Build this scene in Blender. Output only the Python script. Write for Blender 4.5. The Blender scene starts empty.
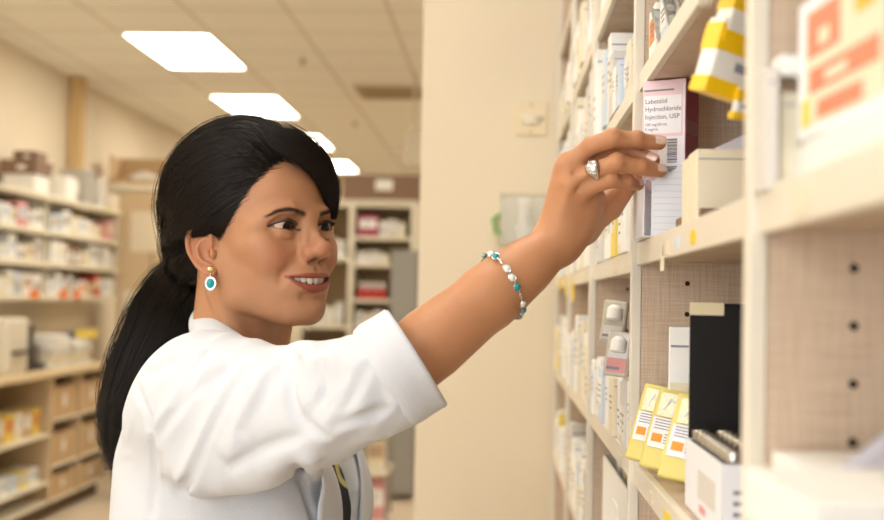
import bpy, bmesh, math, random
import numpy as np
import openvdb
from mathutils import Vector, Matrix
random.seed(7)
sc = bpy.context.scene
col = sc.collection
F = 1228.0
CAMZ = 1.45
# ---------------------------------------------------------------- camera frame
def rx(a): c, s = np.cos(a), np.sin(a); return np.array([[1,0,0],[0,c,-s],[0,s,c]])
def ry(a): c, s = np.cos(a), np.sin(a); return np.array([[c,0,s],[0,1,0],[-s,0,c]])
def rz(a): c, s = np.cos(a), np.sin(a); return np.array([[c,-s,0],[s,c,0],[0,0,1]])
CM = rz(math.atan(58/F)) @ rx(math.atan(40/F)) @ ry(-math.radians(1.1))   # columns: right, forward, up
CP = np.array([0, 0, CAMZ])
def at(x, y, Y):
    """world point seen at pixel (x, y) at world depth Y"""
    d = CM @ np.array([(x-442)/F, 1.0, (260-y)/F])
    return CP + d*(Y/d[1])
def Vv(p): return Vector([float(a) for a in p])
cam_d = bpy.data.cameras.new('camera'); cam = bpy.data.objects.new('camera', cam_d); col.objects.link(cam)
cam_d.sensor_width = 36; cam_d.lens = 36*F/884; cam_d.clip_start = .02; cam_d.clip_end = 100
m4 = Matrix.Identity(4)
for i in range(3):
    m4[i][0] = CM[i, 0]; m4[i][1] = CM[i, 2]; m4[i][2] = -CM[i, 1]; m4[i][3] = CP[i]
cam.matrix_world = m4
sc.camera = cam
cam_d.dof.use_dof = True; cam_d.dof.focus_distance = 1.27; cam_d.dof.aperture_fstop = 4.8
sc.view_settings.view_transform = 'Standard'; sc.view_settings.look = 'None'
sc.view_settings.gamma = 1; sc.view_settings.use_curve_mapping = False
# ---------------------------------------------------------------- materials
MATS = {}
def srgb(c):
    return tuple(((v/255)/12.92 if v/255 <= .04045 else ((v/255+.055)/1.055)**2.4) for v in c)
def mat(name, rgb=(200,200,200), rough=.6, metal=0, noise=0, nscale=30, bump=0, bscale=60, spec=.5, stretch=None, emit=0, alpha=1, trans=0, coat=0, sss=0):
    if name in MATS: return MATS[name]
    m = bpy.data.materials.new(name); m.use_nodes = True
    nt = m.node_tree; b = nt.nodes['Principled BSDF']
    c = srgb(rgb)
    b.inputs['Base Color'].default_value = (*c, 1); b.inputs['Roughness'].default_value = rough
    b.inputs['Metallic'].default_value = metal; b.inputs['Specular IOR Level'].default_value = spec
    b.inputs['Transmission Weight'].default_value = trans; b.inputs['Coat Weight'].default_value = coat
    b.inputs['Alpha'].default_value = alpha
    if sss:
        b.inputs['Subsurface Weight'].default_value = sss; b.inputs['Subsurface Radius'].default_value = (1,.35,.2); b.inputs['Subsurface Scale'].default_value = .006
    if emit:
        b.inputs['Emission Color'].default_value = (*c, 1); b.inputs['Emission Strength'].default_value = emit
    if noise or bump:
        tc = nt.nodes.new('ShaderNodeTexCoord'); mp = nt.nodes.new('ShaderNodeMapping')
        nt.links.new(tc.outputs['Object'], mp.inputs[0])
        if stretch: mp.inputs['Scale'].default_value = stretch
        nz = nt.nodes.new('ShaderNodeTexNoise'); nz.inputs['Scale'].default_value = nscale; nz.inputs['Detail'].default_value = 5
        nt.links.new(mp.outputs[0], nz.inputs[0])
        if noise:
            mx = nt.nodes.new('ShaderNodeMix'); mx.data_type = 'RGBA'
            mx.inputs[6].default_value = (*[v*(1-noise) for v in c], 1); mx.inputs[7].default_value = (*[min(1, v*(1+noise)) for v in c], 1)
            nt.links.new(nz.outputs[0], mx.inputs[0]); nt.links.new(mx.outputs[2], b.inputs['Base Color'])
        if bump:
            n2 = nt.nodes.new('ShaderNodeTexNoise'); n2.inputs['Scale'].default_value = bscale; n2.inputs['Detail'].default_value = 4
            nt.links.new(mp.outputs[0], n2.inputs[0])
            bp = nt.nodes.new('ShaderNodeBump'); bp.inputs['Strength'].default_value = bump; bp.inputs['Distance'].default_value = .002
            nt.links.new(n2.outputs[0], bp.inputs['Height']); nt.links.new(bp.outputs[0], b.inputs['Normal'])
    MATS[name] = m
    return m
# ---------------------------------------------------------------- object helpers
def link(name, me, material=None, parent=None):
    o = bpy.data.objects.new(name, me); col.objects.link(o)
    if material is not None:
        for m in (material if isinstance(material, (list, tuple)) else [material]): me.materials.append(m)
    if parent is not None: o.parent = parent
    return o
def empty(name, loc=(0,0,0), rot=0):
    o = bpy.data.objects.new(name, None); col.objects.link(o)
    o.location = Vv(loc); o.rotation_euler = (0,0,rot); o.empty_display_size = .05
    return o
def tag(o, label=None, cat=None, group=None, kind=None):
    if label: o['label'] = label
    if cat: o['category'] = cat
    if group: o['group'] = group
    if kind: o['kind'] = kind
    return o
class MB:
    """collects shapes into ONE mesh"""
    def __init__(s): s.v = []; s.f = []; s.m = []; s.sm = []
    def add(s, vs, fs, mi=0, smooth=False):
        n = len(s.v); s.v += [tuple(float(a) for a in v) for v in vs]
        s.f += [tuple(i+n for i in f) for f in fs]; s.m += [mi]*len(fs); s.sm += [smooth]*len(fs)
    def box(s, x0, x1, y0, y1, z0, z1, mi=0, bev=0, R=None, o=(0,0,0)):
        if bev:
            bm = bmesh.new(); bmesh.ops.create_cube(bm, size=1)
            for v in bm.verts: v.co = Vector(((x0+x1)/2+v.co.x*(x1-x0), (y0+y1)/2+v.co.y*(y1-y0), (z0+z1)/2+v.co.z*(z1-z0)))
            bmesh.ops.bevel(bm, geom=list(bm.edges), offset=min(bev, (x1-x0)*.45, (y1-y0)*.45, (z1-z0)*.45), segments=2, profile=.5, affect='EDGES')
            bm.verts.index_update(); vs = [tuple(v.co) for v in bm.verts]; fs = [tuple(v.index for v in f.verts) for f in bm.faces]; bm.free()
        else:
            vs = [(x,y,z) for x in (x0,x1) for y in (y0,y1) for z in (z0,z1)]
            fs = [(0,1,3,2),(4,6,7,5),(0,4,5,1),(2,3,7,6),(0,2,6,4),(1,5,7,3)]
        if R is not None: vs = [tuple(np.array(R) @ np.array(v) + np.array(o)) for v in vs]
        s.add(vs, fs, mi); return s
    def tube(s, pts, r, n=10, mi=0, cap=True):
        pts = [np.array(p, float) for p in pts]; rs = r if isinstance(r, (list, tuple)) else [r]*len(pts)
        vs = []; fs = []
        t0 = pts[1]-pts[0]; t0 /= np.linalg.norm(t0)
        u = np.cross(t0, [0,0,1]);
        if np.linalg.norm(u) < .1: u = np.cross(t0, [0,1,0])
        u /= np.linalg.norm(u)
        for i, p in enumerate(pts):
            a = pts[max(i-1,0)]; b = pts[min(i+1,len(pts)-1)]; t = b-a; t /= (np.linalg.norm(t)+1e-9)
            u = u - t*np.dot(u,t); u /= (np.linalg.norm(u)+1e-9); w = np.cross(t,u)
            for k in range(n):
                q = 2*math.pi*k/n; vs.append(p + rs[i]*(math.cos(q)*u+math.sin(q)*w))
        for i in range(len(pts)-1):
            for k in range(n): fs.append((i*n+k, i*n+(k+1)%n, (i+1)*n+(k+1)%n, (i+1)*n+k))
        if cap: fs.append(tuple(range(n-1,-1,-1))); fs.append(tuple((len(pts)-1)*n+k for k in range(n)))
        s.add(vs, fs, mi, True); return s
    def lathe(s, prof, cx=0, cy=0, n=24, mi=0, R=None, o=(0,0,0)):
        vs = []; fs = []
        for r, z in prof:
            for k in range(n):
                q = 2*math.pi*k/n; vs.append((cx+r*math.cos(q), cy+r*math.sin(q), z))
        for i in range(len(prof)-1):
            for k in range(n): fs.append((i*n+k, i*n+(k+1)%n, (i+1)*n+(k+1)%n, (i+1)*n+k))
        fs.append(tuple(range(n-1,-1,-1))); fs.append(tuple((len(prof)-1)*n+k for k in range(n)))
        if R is not None: vs = [tuple(np.array(R) @ np.array(v) + np.array(o)) for v in vs]
        s.add(vs, fs, mi, True); return s
    def quad(s, a, b, c, d, mi=0): s.add([a,b,c,d], [(0,1,2,3)], mi); return s
    def build(s, name, material, parent=None):
        me = bpy.data.meshes.new(name); me.from_pydata(s.v, [], s.f)
        me.polygons.foreach_set('material_index', s.m); me.polygons.foreach_set('use_smooth', s.sm)
        o = link(name, me, material, parent)
        bm = bmesh.new(); bm.from_mesh(me); bmesh.ops.recalc_face_normals(bm, faces=bm.faces)
        for e in bm.edges:
            if len(e.link_faces) == 2 and e.calc_face_angle(0) > .6: e.smooth = False
        bm.to_mesh(me); bm.free(); me.update()
        return o
def np_mesh(name, V, Q, material=None, parent=None, smooth=True, color=None, T=None):
    me = bpy.data.meshes.new(name)
    V = np.asarray(V, np.float32); Q = np.asarray(Q, np.int32)
    me.vertices.add(len(V)); me.vertices.foreach_set('co', V.ravel())
    k = Q.shape[1]; nt = 0 if T is None else len(T)
    loops = Q.ravel() if not nt else np.concatenate([Q.ravel(), np.asarray(T, np.int32).ravel()])
    starts = np.arange(len(Q))*k
    if nt: starts = np.concatenate([starts, len(Q)*k+np.arange(nt)*3])
    me.loops.add(len(loops)); me.loops.foreach_set('vertex_index', loops.astype(np.int32))
    me.polygons.add(len(starts)); me.polygons.foreach_set('loop_start', starts.astype(np.int32))
    me.update(calc_edges=True); me.validate()
    if smooth: me.polygons.foreach_set('use_smooth', np.ones(len(me.polygons), bool))
    if color is not None:
        a = me.color_attributes.new('Col', 'FLOAT_COLOR', 'POINT')
        a.data.foreach_set('color', np.concatenate([color, np.ones((len(color),1))], 1).astype(np.float32).ravel())
    return link(name, me, material, parent)
# ---------------------------------------------------------------- implicit surfaces
def smin(a, b, k):
    h = np.maximum(k-np.abs(a-b), 0)/k
    return np.minimum(a, b) - h*h*k*.25
def smax(a, b, k): return -smin(-a, -b, k)
class Vol:
    def __init__(s, lo, hi, h, sym=False):
        s.lo = np.array(lo, float); s.h = h; s.n = np.ceil((np.array(hi)-s.lo)/h).astype(int)+1
        s.g = np.full(s.n, 40.0*h, np.float32); s.sym = sym
    def win(s, lo, hi, pad):
        a = np.clip(np.floor((np.array(lo)-pad-s.lo)/s.h).astype(int), 0, s.n); b = np.clip(np.ceil((np.array(hi)+pad-s.lo)/s.h).astype(int)+1, 0, s.n)
        ax = [(s.lo[i]+np.arange(a[i], b[i])*s.h).astype(np.float32) for i in range(3)]
        X = ax[0][:,None,None]; Y = ax[1][None,:,None]; Z = ax[2][None,None,:]
        return tuple(slice(a[i], b[i]) for i in range(3)), X, Y, Z
    def op(s, lo, hi, f, k, mode='u', pad=None):
        pad = (k+3*s.h) if pad is None else pad
        sl, X, Y, Z = s.win(lo, hi, pad)
        if min(q.stop-q.start for q in sl) <= 0: return
        d = f(X, Y, Z); g = s.g[sl]
        if mode == 'u': s.g[sl] = smin(g, d, k)
        elif mode == 's': s.g[sl] = smax(g, -d, k)
        elif mode == 'i': s.g[sl] = smax(g, d, k)
        elif mode == 'a': s.g[sl] = g + d
    def ell(s, c, r, k=5, mode='u', R=None):
        c = np.array(c, float); r = np.array(r, float); rm = r.max() if R is not None else r
        def f(X, Y, Z):
            x, y, z = X-c[0], Y-c[1], Z-c[2]
            if R is not None:
                x, y, z = (R[0][0]*x+R[1][0]*y+R[2][0]*z, R[0][1]*x+R[1][1]*y+R[2][1]*z, R[0][2]*x+R[1][2]*y+R[2][2]*z)
            k0 = np.sqrt((x/r[0])**2+(y/r[1])**2+(z/r[2])**2)+1e-6
            k1 = np.sqrt((x/r[0]**2)**2+(y/r[1]**2)**2+(z/r[2]**2)**2)+1e-6
            return k0*(k0-1)/k1
        s.op(c-rm, c+rm, f, k, mode)
    def cap(s, a, b, ra, rb, k=5, mode='u'):
        a = np.array(a, float); b = np.array(b, float); ab = b-a; L = float(ab@ab)+1e-9; rm = max(ra, rb)
        def f(X, Y, Z):
            t = np.clip(((X-a[0])*ab[0]+(Y-a[1])*ab[1]+(Z-a[2])*ab[2])/L, 0, 1)
            return np.sqrt((X-a[0]-t*ab[0])**2+(Y-a[1]-t*ab[1])**2+(Z-a[2]-t*ab[2])**2)-(ra+(rb-ra)*t)
        s.op(np.minimum(a,b)-rm, np.maximum(a,b)+rm, f, k, mode)
    def chain(s, pts, rs, k=5, mode='u'):
        """one smooth curved tube: hard union inside, blended once"""
        P = [np.array(p, float) for p in pts]; rs = rs if isinstance(rs, (list, tuple)) else [rs]*len(P); rm = max(rs)
        def f(X, Y, Z):
            d = None
            for i in range(len(P)-1):
                a = P[i]; ab = P[i+1]-a; L = float(ab@ab)+1e-9
                t = np.clip(((X-a[0])*ab[0]+(Y-a[1])*ab[1]+(Z-a[2])*ab[2])/L, 0, 1)
                e = np.sqrt((X-a[0]-t*ab[0])**2+(Y-a[1]-t*ab[1])**2+(Z-a[2]-t*ab[2])**2)-(rs[i]+(rs[i+1]-rs[i])*t)
                d = e if d is None else np.minimum(d, e)
            return d
        A = np.array(P); s.op(A.min(0)-rm, A.max(0)+rm, f, k, mode)
    def mesh(s, iters=0):
        g = openvdb.FloatGrid(); g.background = float(3*s.h)
        a = np.clip(s.g, -3*s.h, 3*s.h).astype(np.float32)
        g.copyFromArray(a)
        V, Q = g.convertToQuads(isovalue=0.0)
        return V*s.h+s.lo, Q[:, ::-1]
def vnoise(P, scale, seed=0):
    """smooth value noise in -1..1 at points P (n,3)"""
    rs = np.random.RandomState(seed); T = rs.rand(4096)*2-1
    q = np.asarray(P)*scale+1000.0; i = np.floor(q).astype(np.int64); f = q-i; f = f*f*(3-2*f)
    def h(a, b, c): return T[(a*73856093 ^ b*19349663 ^ c*83492791) & 4095]
    r = 0
    for dx in (0,1):
        for dy in (0,1):
            for dz in (0,1):
                w = (f[...,0] if dx else 1-f[...,0])*(f[...,1] if dy else 1-f[...,1])*(f[...,2] if dz else 1-f[...,2])
                r = r + w*h(i[...,0]+dx, i[...,1]+dy, i[...,2]+dz)
    return r
def sm01(x, a, b):
    t = np.clip((x-a)/(b-a), 0, 1); return t*t*(3-2*t)
# ================================================================ PERSON: head (millimetres; +x her right, +y forward, +z up)
HR = rz(math.radians(-126.7)) @ rx(math.radians(3.8)) @ ry(math.radians(1.9)) @ np.diag([-1,1,1])
# x mirrored: near side (her right) is +x in the head frame; mirror keeps the frame's handedness in mind below
HC = np.array([-.2833, 1.40, 1.5035]); HS = 1.016
HR = rz(math.radians(-126.7)) @ rx(math.radians(3.8)) @ ry(math.radians(1.9))
def h2w(P):
    P = np.asarray(P, float)/1000*HS
    return P @ HR.T + HC
def w2h(W): return (np.asarray(W)-HC) @ HR / HS*1000
EYE = np.array([29.5, 76.5, 18]); ER = 12.0
def hw_(u): return np.where(u < 0, 13.2, 15.5)
def lidU(u): return 4.6*np.clip(1-(u/hw_(u))**2, -2, 1)+.06*u+.2
def lidL(u): return -3.2*np.clip(1-(u/hw_(u))**2, -2, 1)+.06*u+.2
def build_head():
    v = Vol((-92,-112,-190), (92,132,140), 1.25)
    # cranium and face masses
    v.ell((0,-6,44), (71,90,76), 1)
    v.ell((0,26,46), (63,66,60), 12)
    v.ell((0,44,8), (60,46,55), 16)
    v.ell((0,46,-30), (55,42,48), 16)
    v.ell((0,14,-22), (58,40,46), 24)
    v.ell((0,60,-52), (38,32,34), 16)
    v.ell((0,80,-71), (16,15,14), 14)
    for s in (-1, 1):
        v.cap((s*52,14,-18), (s*45,20,-50), 12, 11, 20)
        v.cap((s*45,20,-52), (s*18,70,-74), 11, 9, 20)
        v.ell((s*46,56,0), (18,24,15), 14)           # cheek bone
        v.ell((s*36,69,-15), (19,17,17), 12)        # smiling cheek
    # brow and sockets
    for s in (-1, 1):
        v.chain([(s*8,92,29),(s*24,91,34),(s*42,81.5,32),(s*54,64,21)], [5,5.5,5,5], 14)
        v.ell((s*31,98,17), (17,19,12), 12, 's')
        v.ell((s*15,96,15), (4,9,10), 12, 's')
    # nose
    v.chain([(0,88,28),(0,93,16),(0,101,4),(0,107,-5)], [6.5,5.2,5.6,7], 9)
    for s in (-1, 1): v.chain([(s*7,90,14),(s*8.5,92.5,2),(s*9,93,-4)], [5,5.5,5], 7)
    v.ell((0,107.5,-8), (10.5,9.5,8.8), 7)
    v.cap((0,104,-14), (0,95,-21), 4, 3.5, 5)
    for s in (-1, 1):
        v.ell((s*11.5,98,-12.5), (8.2,10,7.6), 5)
    # muzzle
    v.ell((0,74,-38), (31,27,21), 14)
    # eyes: lid shell
    for s in (-1, 1):
        v.ell((s*EYE[0], EYE[1], EYE[2]), (13.7,13.7,13.2), 3.5)
        v.chain([(s*15.5,86,20.5),(s*22,90.4,26.5),(s*31,90.8,27.2),(s*41,83.5,24.4),(s*47,75,19.5)], [1.2]*5, 3.5, 's')
        v.chain([(s*17,84,9.5),(s*27,86.5,7.5),(s*37,83,8.5),(s*43,76,12)], [1.0,1.2,1.2,1.0], 6, 'u')
        v.chain([(s*23,92.5,1.5),(s*29,92.5,.3),(s*37,90,0)], [.9,1.2,1.0], 7, 's')
    def ap(X, Y, Z):
        u = np.abs(X)-EYE[0]; w = Z-EYE[2]
        a = np.maximum(w-lidU(u), lidL(u)-w)*.9
        return np.maximum(a, (EYE[1]+3)-Y)
    v.op((-50,EYE[1]+3,5), (50,110,32), ap, 1.2, 's')
    # nostrils, fold, philtrum
    for s in (-1, 1):
        v.ell((s*7.5,102,-20.5), (4.6,6,3.6), 2.5, 's')
        v.chain([(s*19,96.5,-4),(s*21.5,95,-9),(s*22,93,-16)], [.7,1.2,1.2], 3.5, 's')
        v.chain([(s*20,95,-15),(s*28,91,-23),(s*34.5,85.5,-32),(s*37,80.5,-41)], [1.8,2.6,2.3,.8], 9, 's')
    v.chain([(0,101,-23),(0,101,-30)], [1.6,1.8], 5, 's')
    # lips
    for s in (-1, 1):
        v.chain([(0,98.3,-35.8),(s*6,98.2,-35.4),(s*16,94.5,-35.2),(s*24,88.5,-35.2),(s*32,80.5,-34.6)], [2.2,2.3,2.0,1.6,.9], 4)
        v.chain([(0,97,-50),(s*9,96,-49.4),(s*18,91.5,-46.6),(s*26,85.5,-41.5),(s*32,80.5,-36)], [3.9,3.8,3.1,2.1,1.0], 3)
    v.chain([(-14,93,-58),(0,96.5,-59.5),(14,93,-58)], [2.2,2.8,2.2], 9, 's')
    def mo(X, Y, Z):
        x = np.abs(X); up = -38.2+2.4*(x/29)**2; lo = -45.0+8.6*(x/29)**2.6
        ys = 97-(x/28)**2*15
        return np.maximum(np.maximum(Z-up, lo-Z), (ys-13)-Y)
    v.op((-28.5,66,-48), (28.5,112,-34), mo, 1.0, 's', pad=0)
    # neck
    v.cap((0,-22,-35), (0,-46,-160), 50, 54, 22)
    for s in (-1, 1):
        v.chain([(s*52,-14,-28),(s*38,4,-90),(s*12,14,-150)], [10,8.5,7], 14)
    # ears
    for s in (-1, 1):
        def e(y, z, o=0): return (s*(69-.36*min(0, y-4)+o), y*.92+7-z*.12, z*.94-2)
        v.ell(e(-9,2,-3.5), (5,18,25), 3, R=rz(s*.34))
        v.chain([e(3,0,1.5),e(6,8,1.7),e(6,16,1.4),e(3,23,1.2),e(-3,27.5,1),e(-9,28.5,1),e(-15,26.5,1.2),e(-20,22,1.5),e(-23,15,1.7),e(-24,7,1.8),e(-23,-1,1.7),e(-20,-9,1.3),e(-16,-16,1),e(-11,-22,.5),e(-7,-27,0)], [2,2.6,2.8,2.9,3,3,3.1,3.1,3,2.9,2.7,2.6,2.6,3,3], 2.5)
        v.ell(e(-2,-24,0), (3.6,8,8), 4)
        v.ell(e(-3,-3,5), (5.5,7.5,9), 3, 's')
        v.chain([e(-3,19,4),e(-9,20.5,4.2),e(-15,16,4.6),e(-18.3,9,4.6),e(-18,0,4.6),e(-15,-9,4.4)], [1.6,1.8,1.9,1.9,1.8,1.4], 2.5, 's')
        v.chain([e(-3,13,1.2),e(-8,11,1.6),e(-12,6,2),e(-13,0,2.2),e(-12,-7,2.2),e(-8,-13,2),e(-2,-16,2)], [2.2,2.4,2.5,2.5,2.4,2.3,2.5], 3)
        v.ell(e(6,-5,2), (3.4,3.6,5), 2.5)
        v.ell(e(1,-4,-.5), (5,3,4), 2, 's')
    V, Q = v.mesh()
    return V, Q
def face_color(V):
    n = len(V); x, y, z = np.abs(V[:,0]), V[:,1], V[:,2]
    base = np.tile(np.array(srgb((181,131,96))), (n,1))
    def mix(w, rgb): nonlocal base; base = base*(1-w[:,None])+np.array(srgb(rgb))*w[:,None]
    nz = vnoise(V, .05, 3)*.5+vnoise(V, .15, 4)*.3
    base = base*(1+.06*nz[:,None])
    # warmer cheeks, nose, ears
    mix(.35*np.exp(-(((x-40)/18)**2+((z+14)/16)**2))*(y > 40), (186,106,82))
    mix(.4*np.exp(-((x/13)**2+((z+9)/10)**2))*(y > 95), (190,116,94))
    mix(.35*sm01(x,67,72)*(np.abs(y+8) < 30)*(z<34), (180,108,80))
    # lips
    up = -38.2+2.4*(x/29)**2; lo = -45.0+8.6*(x/29)**2.6
    topedge = np.interp(x, [0,3,7,16,24,33], [-33.8,-33.0,-32.7,-33.0,-33.7,-34.2])
    botedge = np.interp(x, [0,9,18,26,33], [-54.4,-53.6,-50.0,-43.8,-36.2])
    w = sm01(z, botedge-.7, botedge+.7)*(1-sm01(z, topedge-.7, topedge+.7))*(y > 74)*(x < 33)*(z < topedge+1)
    mix(w*.95, (148,74,60))
    inner = (z < up-.3)*(z > lo+.3)*(x < 28.5)*(y > 56)*(y < (97-(x/28)**2*15)-4)
    mix(inner*1.0, (60,18,16))
    # brows: soft ground colour under the hairs
    u = x; bz = np.interp(u, [10,16,30,42,52], [30.5,32.0,36.2,34.2,28]); bw = np.interp(u, [9,12,28,42,54], [1.8,3.6,3.3,2.2,1.0])
    w = np.exp(-((z-bz)/bw)**2)*(1-sm01(u, 50, 55))*sm01(u, 8, 12)*(y > 40)
    mix(w*.8, (66,42,30))
    # eye make-up: lid shadow and liner
    e = np.sqrt((x-EYE[0])**2*.75+(z-EYE[2]-4)**2); w = np.exp(-((x-EYE[0]-1)/15)**2)*np.exp(-((z-EYE[2]-6.5)/4)**2)*(y > 60)
    mix(w*.45, (120,78,62))
    uu = x-EYE[0]; lw = np.exp(-((z-EYE[2]-lidU(uu)-.3)/1.15)**2)*(np.abs(uu) < 17)*(y > 70)
    mix(np.clip(lw*1.1, 0, 1), (24,14,12))
    lw = np.exp(-((z-EYE[2]-lidL(uu)+.2)/.8)**2)*(np.abs(uu) < 16)*(y > 70)
    mix(lw*.6, (60,34,28))
    # nostrils inside
    w = np.exp(-(((x-6.5)/4)**2+((z+19)/3)**2+((y-102)/7)**2)); mix(np.clip(w*1.2, 0, .8), (70,30,22))
    return base
def skin_mat():
    m = mat('skin', (196,138,98), rough=.48, spec=.4, sss=.12, bump=.12, bscale=900)
    nt = m.node_tree; a = nt.nodes.new('ShaderNodeVertexColor'); a.layer_name = 'Col'
    nt.links.new(a.outputs[0], nt.nodes['Principled BSDF'].inputs['Base Color'])
    return m
def uvsphere(c, r, n=32, m=20, sc_=(1,1,1)):
    V = []; Fq = []
    for i in range(m+1):
        t = math.pi*i/m
        for k in range(n): p = 2*math.pi*k/n; V.append((c[0]+r*sc_[0]*math.sin(t)*math.cos(p), c[1]+r*sc_[1]*math.sin(t)*math.sin(p), c[2]+r*sc_[2]*math.cos(t)))
    for i in range(m):
        for k in range(n): Fq.append((i*n+k, i*n+(k+1)%n, (i+1)*n+(k+1)%n, (i+1)*n+k))
    return np.array(V), np.array(Fq)
def make_eyes(parent, target):
    m = mat('eyeball', (225,215,205), rough=.3, spec=.3, coat=0)
    nt = m.node_tree; a = nt.nodes.new('ShaderNodeVertexColor'); a.layer_name = 'Col'; nt.links.new(a.outputs[0], nt.nodes['Principled BSDF'].inputs['Base Color'])
    for s in (-1, 1):
        c = EYE*np.array([s,1,1]); V, Q = uvsphere(c, ER, 96, 72)
        g = w2h(target)-c; g /= np.linalg.norm(g)
        d = (V-c)/ER; ang = np.degrees(np.arccos(np.clip(d@g, -1, 1)))
        colr = np.tile(np.array(srgb((196,178,164))), (len(V),1))
        w = (1-sm01(ang, 32.5, 34.5))[:,None]; colr = colr*(1-w)+np.array(srgb((30,16,10)))*w
        w = (1-sm01(ang, 13, 14.5))[:,None]; colr = colr*(1-w)+np.array([.004,.004,.004])*w
        V = V+d*(np.exp(-(ang/26)**2)*.9)[:,None]
        np_mesh('eyeball', h2w(V), Q, m, parent, color=colr)
def make_teeth(parent):
    m = mat('tooth_enamel', (250,244,228), rough=.2, spec=.5)
    V = Vol((-32,55,-52), (32,100,-30), .6)
    xs = [4.3, 12, 18.6, 24.3, 28.4]; ws = [4.2,3.4,3.4,3.1,2.6]; hs = [7.4,6.8,6.8,6.0,4.8]
    for s in (-1, 1):
        for x0, w_, h_ in zip(xs, ws, hs):
            y0 = 92.5-(x0/28)**2*14
            an = -math.atan(2*x0*14/784)*s
            V.ell((s*x0, y0, -38.2), (w_*1.07, 2.8, h_), .3, 'u', R=rz(an))
        for x0 in (3,8.5,14,19.5,25):
            y0 = 87-(x0/28)**2*14
            V.ell((s*x0, y0, -51.5+.006*x0*x0), (2.8,2.6,4.6), .4, 'u', R=rz(-math.atan(2*x0*14/784)*s))
    v, q = V.mesh(); np_mesh('teeth', h2w(v), q, m, parent)
# ================================================================ THE ROOM
CEIL = 3.13
def struct(name, mb, m):
    o = mb.build(name, m); o['kind'] = 'structure'; return o
wall_m = mat('wall_paint', (225,212,188), rough=.85, noise=.03, nscale=3, bump=.04, bscale=200)
wall_far_m = mat('wall_paint_left', (228,216,195), rough=.85, noise=.03, nscale=3)
floor_m = mat('floor_vinyl', (204,188,166), rough=.45, noise=.08, nscale=12)
def grid_mat():
    m = mat('ceiling_tile', (244,240,230), rough=.95, noise=.05, nscale=90)
    nt = m.node_tree; b = nt.nodes['Principled BSDF']; tc = nt.nodes.new('ShaderNodeTexCoord'); sp = nt.nodes.new('ShaderNodeSeparateXYZ'); nt.links.new(tc.outputs['Object'], sp.inputs[0])
    outs = []
    for ax, off in (('X', 2.47), ('Y', -5.3)):
        a = nt.nodes.new('ShaderNodeMath'); a.inputs[1].default_value = off+60; nt.links.new(sp.outputs[ax], a.inputs[0])
        w = nt.nodes.new('ShaderNodeMath'); w.operation = 'PINGPONG'; w.inputs[1].default_value = .3; nt.links.new(a.outputs[0], w.inputs[0])
        l = nt.nodes.new('ShaderNodeMath'); l.operation = 'LESS_THAN'; l.inputs[1].default_value = .012; nt.links.new(w.outputs[0], l.inputs[0]); outs.append(l)
    mx = nt.nodes.new('ShaderNodeMath'); mx.operation = 'MAXIMUM'; nt.links.new(outs[0].outputs[0], mx.inputs[0]); nt.links.new(outs[1].outputs[0], mx.inputs[1])
    mm = nt.nodes.new('ShaderNodeMix'); mm.data_type = 'RGBA'; src = b.inputs['Base Color'].links[0].from_socket
    nt.links.new(mx.outputs[0], mm.inputs[0]); nt.links.new(src, mm.inputs[6]); mm.inputs[7].default_value = (*srgb((216,208,192)), 1); nt.links.new(mm.outputs[2], b.inputs['Base Color'])
    return m
struct('floor', MB().box(-3.5,3.3,-2.2,17,-.1,0), floor_m)
struct('ceiling', MB().box(-3.5,3.3,-2.2,17,CEIL,CEIL+.1), grid_mat())
struct('wall_left', MB().box(-3.5,-3.36,-2.2,17,0,CEIL), wall_far_m)
struct('wall_back', MB().box(-3.36,3.2,16.9,17,0,CEIL), wall_far_m)
struct('wall_right', MB().box(3.2,3.3,3.26,17,0,CEIL), wall_far_m)
struct('wall_front', MB().box(-3.36,.52,-2.2,-2.1,0,CEIL), wall_m)
struct('wall_center', MB().box(-.207,3.3,3.12,3.26,0,CEIL), wall_m)
struct('wall_shelf_side', MB().box(.50,.62,-2.2,3.12,0,CEIL), wall_m)
struct('baseboard_left', MB().box(-3.36,-3.345,-2.1,16.9,0,.1), mat('baseboard', (120,96,74), rough=.6))
struct('baseboard_center', MB().box(-.207,.50,3.108,3.12,0,.1), mat('baseboard'))
wf = MB(); wf.box(-2.55,-2.5,-2.1,-2.07,.85,2.55); wf.box(.10,.15,-2.1,-2.07,.85,2.55); wf.box(-2.5,.10,-2.1,-2.07,2.5,2.55); wf.box(-2.5,.10,-2.1,-2.07,.85,.9); wf.box(-1.22,-1.18,-2.1,-2.085,.9,2.5)
win = struct('added_window', wf, mat('added_window_frame', (230,228,220), rough=.5)); MB().box(-2.5,.10,-2.099,-2.094,.9,2.5).build('glow_pane', mat('added_pane_glow', (225,236,255), emit=1.0), win)  # invented window with a glowing pane, added to go with the fill light
# ---- ceiling fixtures
fr_m = mat('fixture_metal', (238,232,215), rough=.5); LK = 8.6
def fixture(x, y, label, e=0):
    t = empty('ceiling_light', (x+.3, y+.6, CEIL)); tag(t, label, 'ceiling light', 'recessed fluorescent ceiling lights')
    mb = MB()
    for a in ((-.3,.3,-.6,-.575),(-.3,.3,.575,.6),(-.3,-.275,-.575,.575),(.275,.3,-.575,.575)): mb.box(a[0],a[1],a[2],a[3],-.012,0)
    mb.build('frame', fr_m, t)
    dm = mat('diffuser_white', (255,250,244), emit=4.6) if e else mat('diffuser_on', (255,245,226), emit=LK)
    d = MB(); d.box(-.275,.275,-.575,.575,-.008,-.001); d.build('diffuser', dm, t)
names = ['nearest ceiling light above the woman\'s hair, large bright panel', 'second bright ceiling panel, just above her hair', 'third bright ceiling panel, partly behind her hair', 'farthest small ceiling panel, above the back shelves']
for i, y in enumerate((7.72, 10.12, 12.52, 14.92)): fixture(-2.47, y, names[i])
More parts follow.
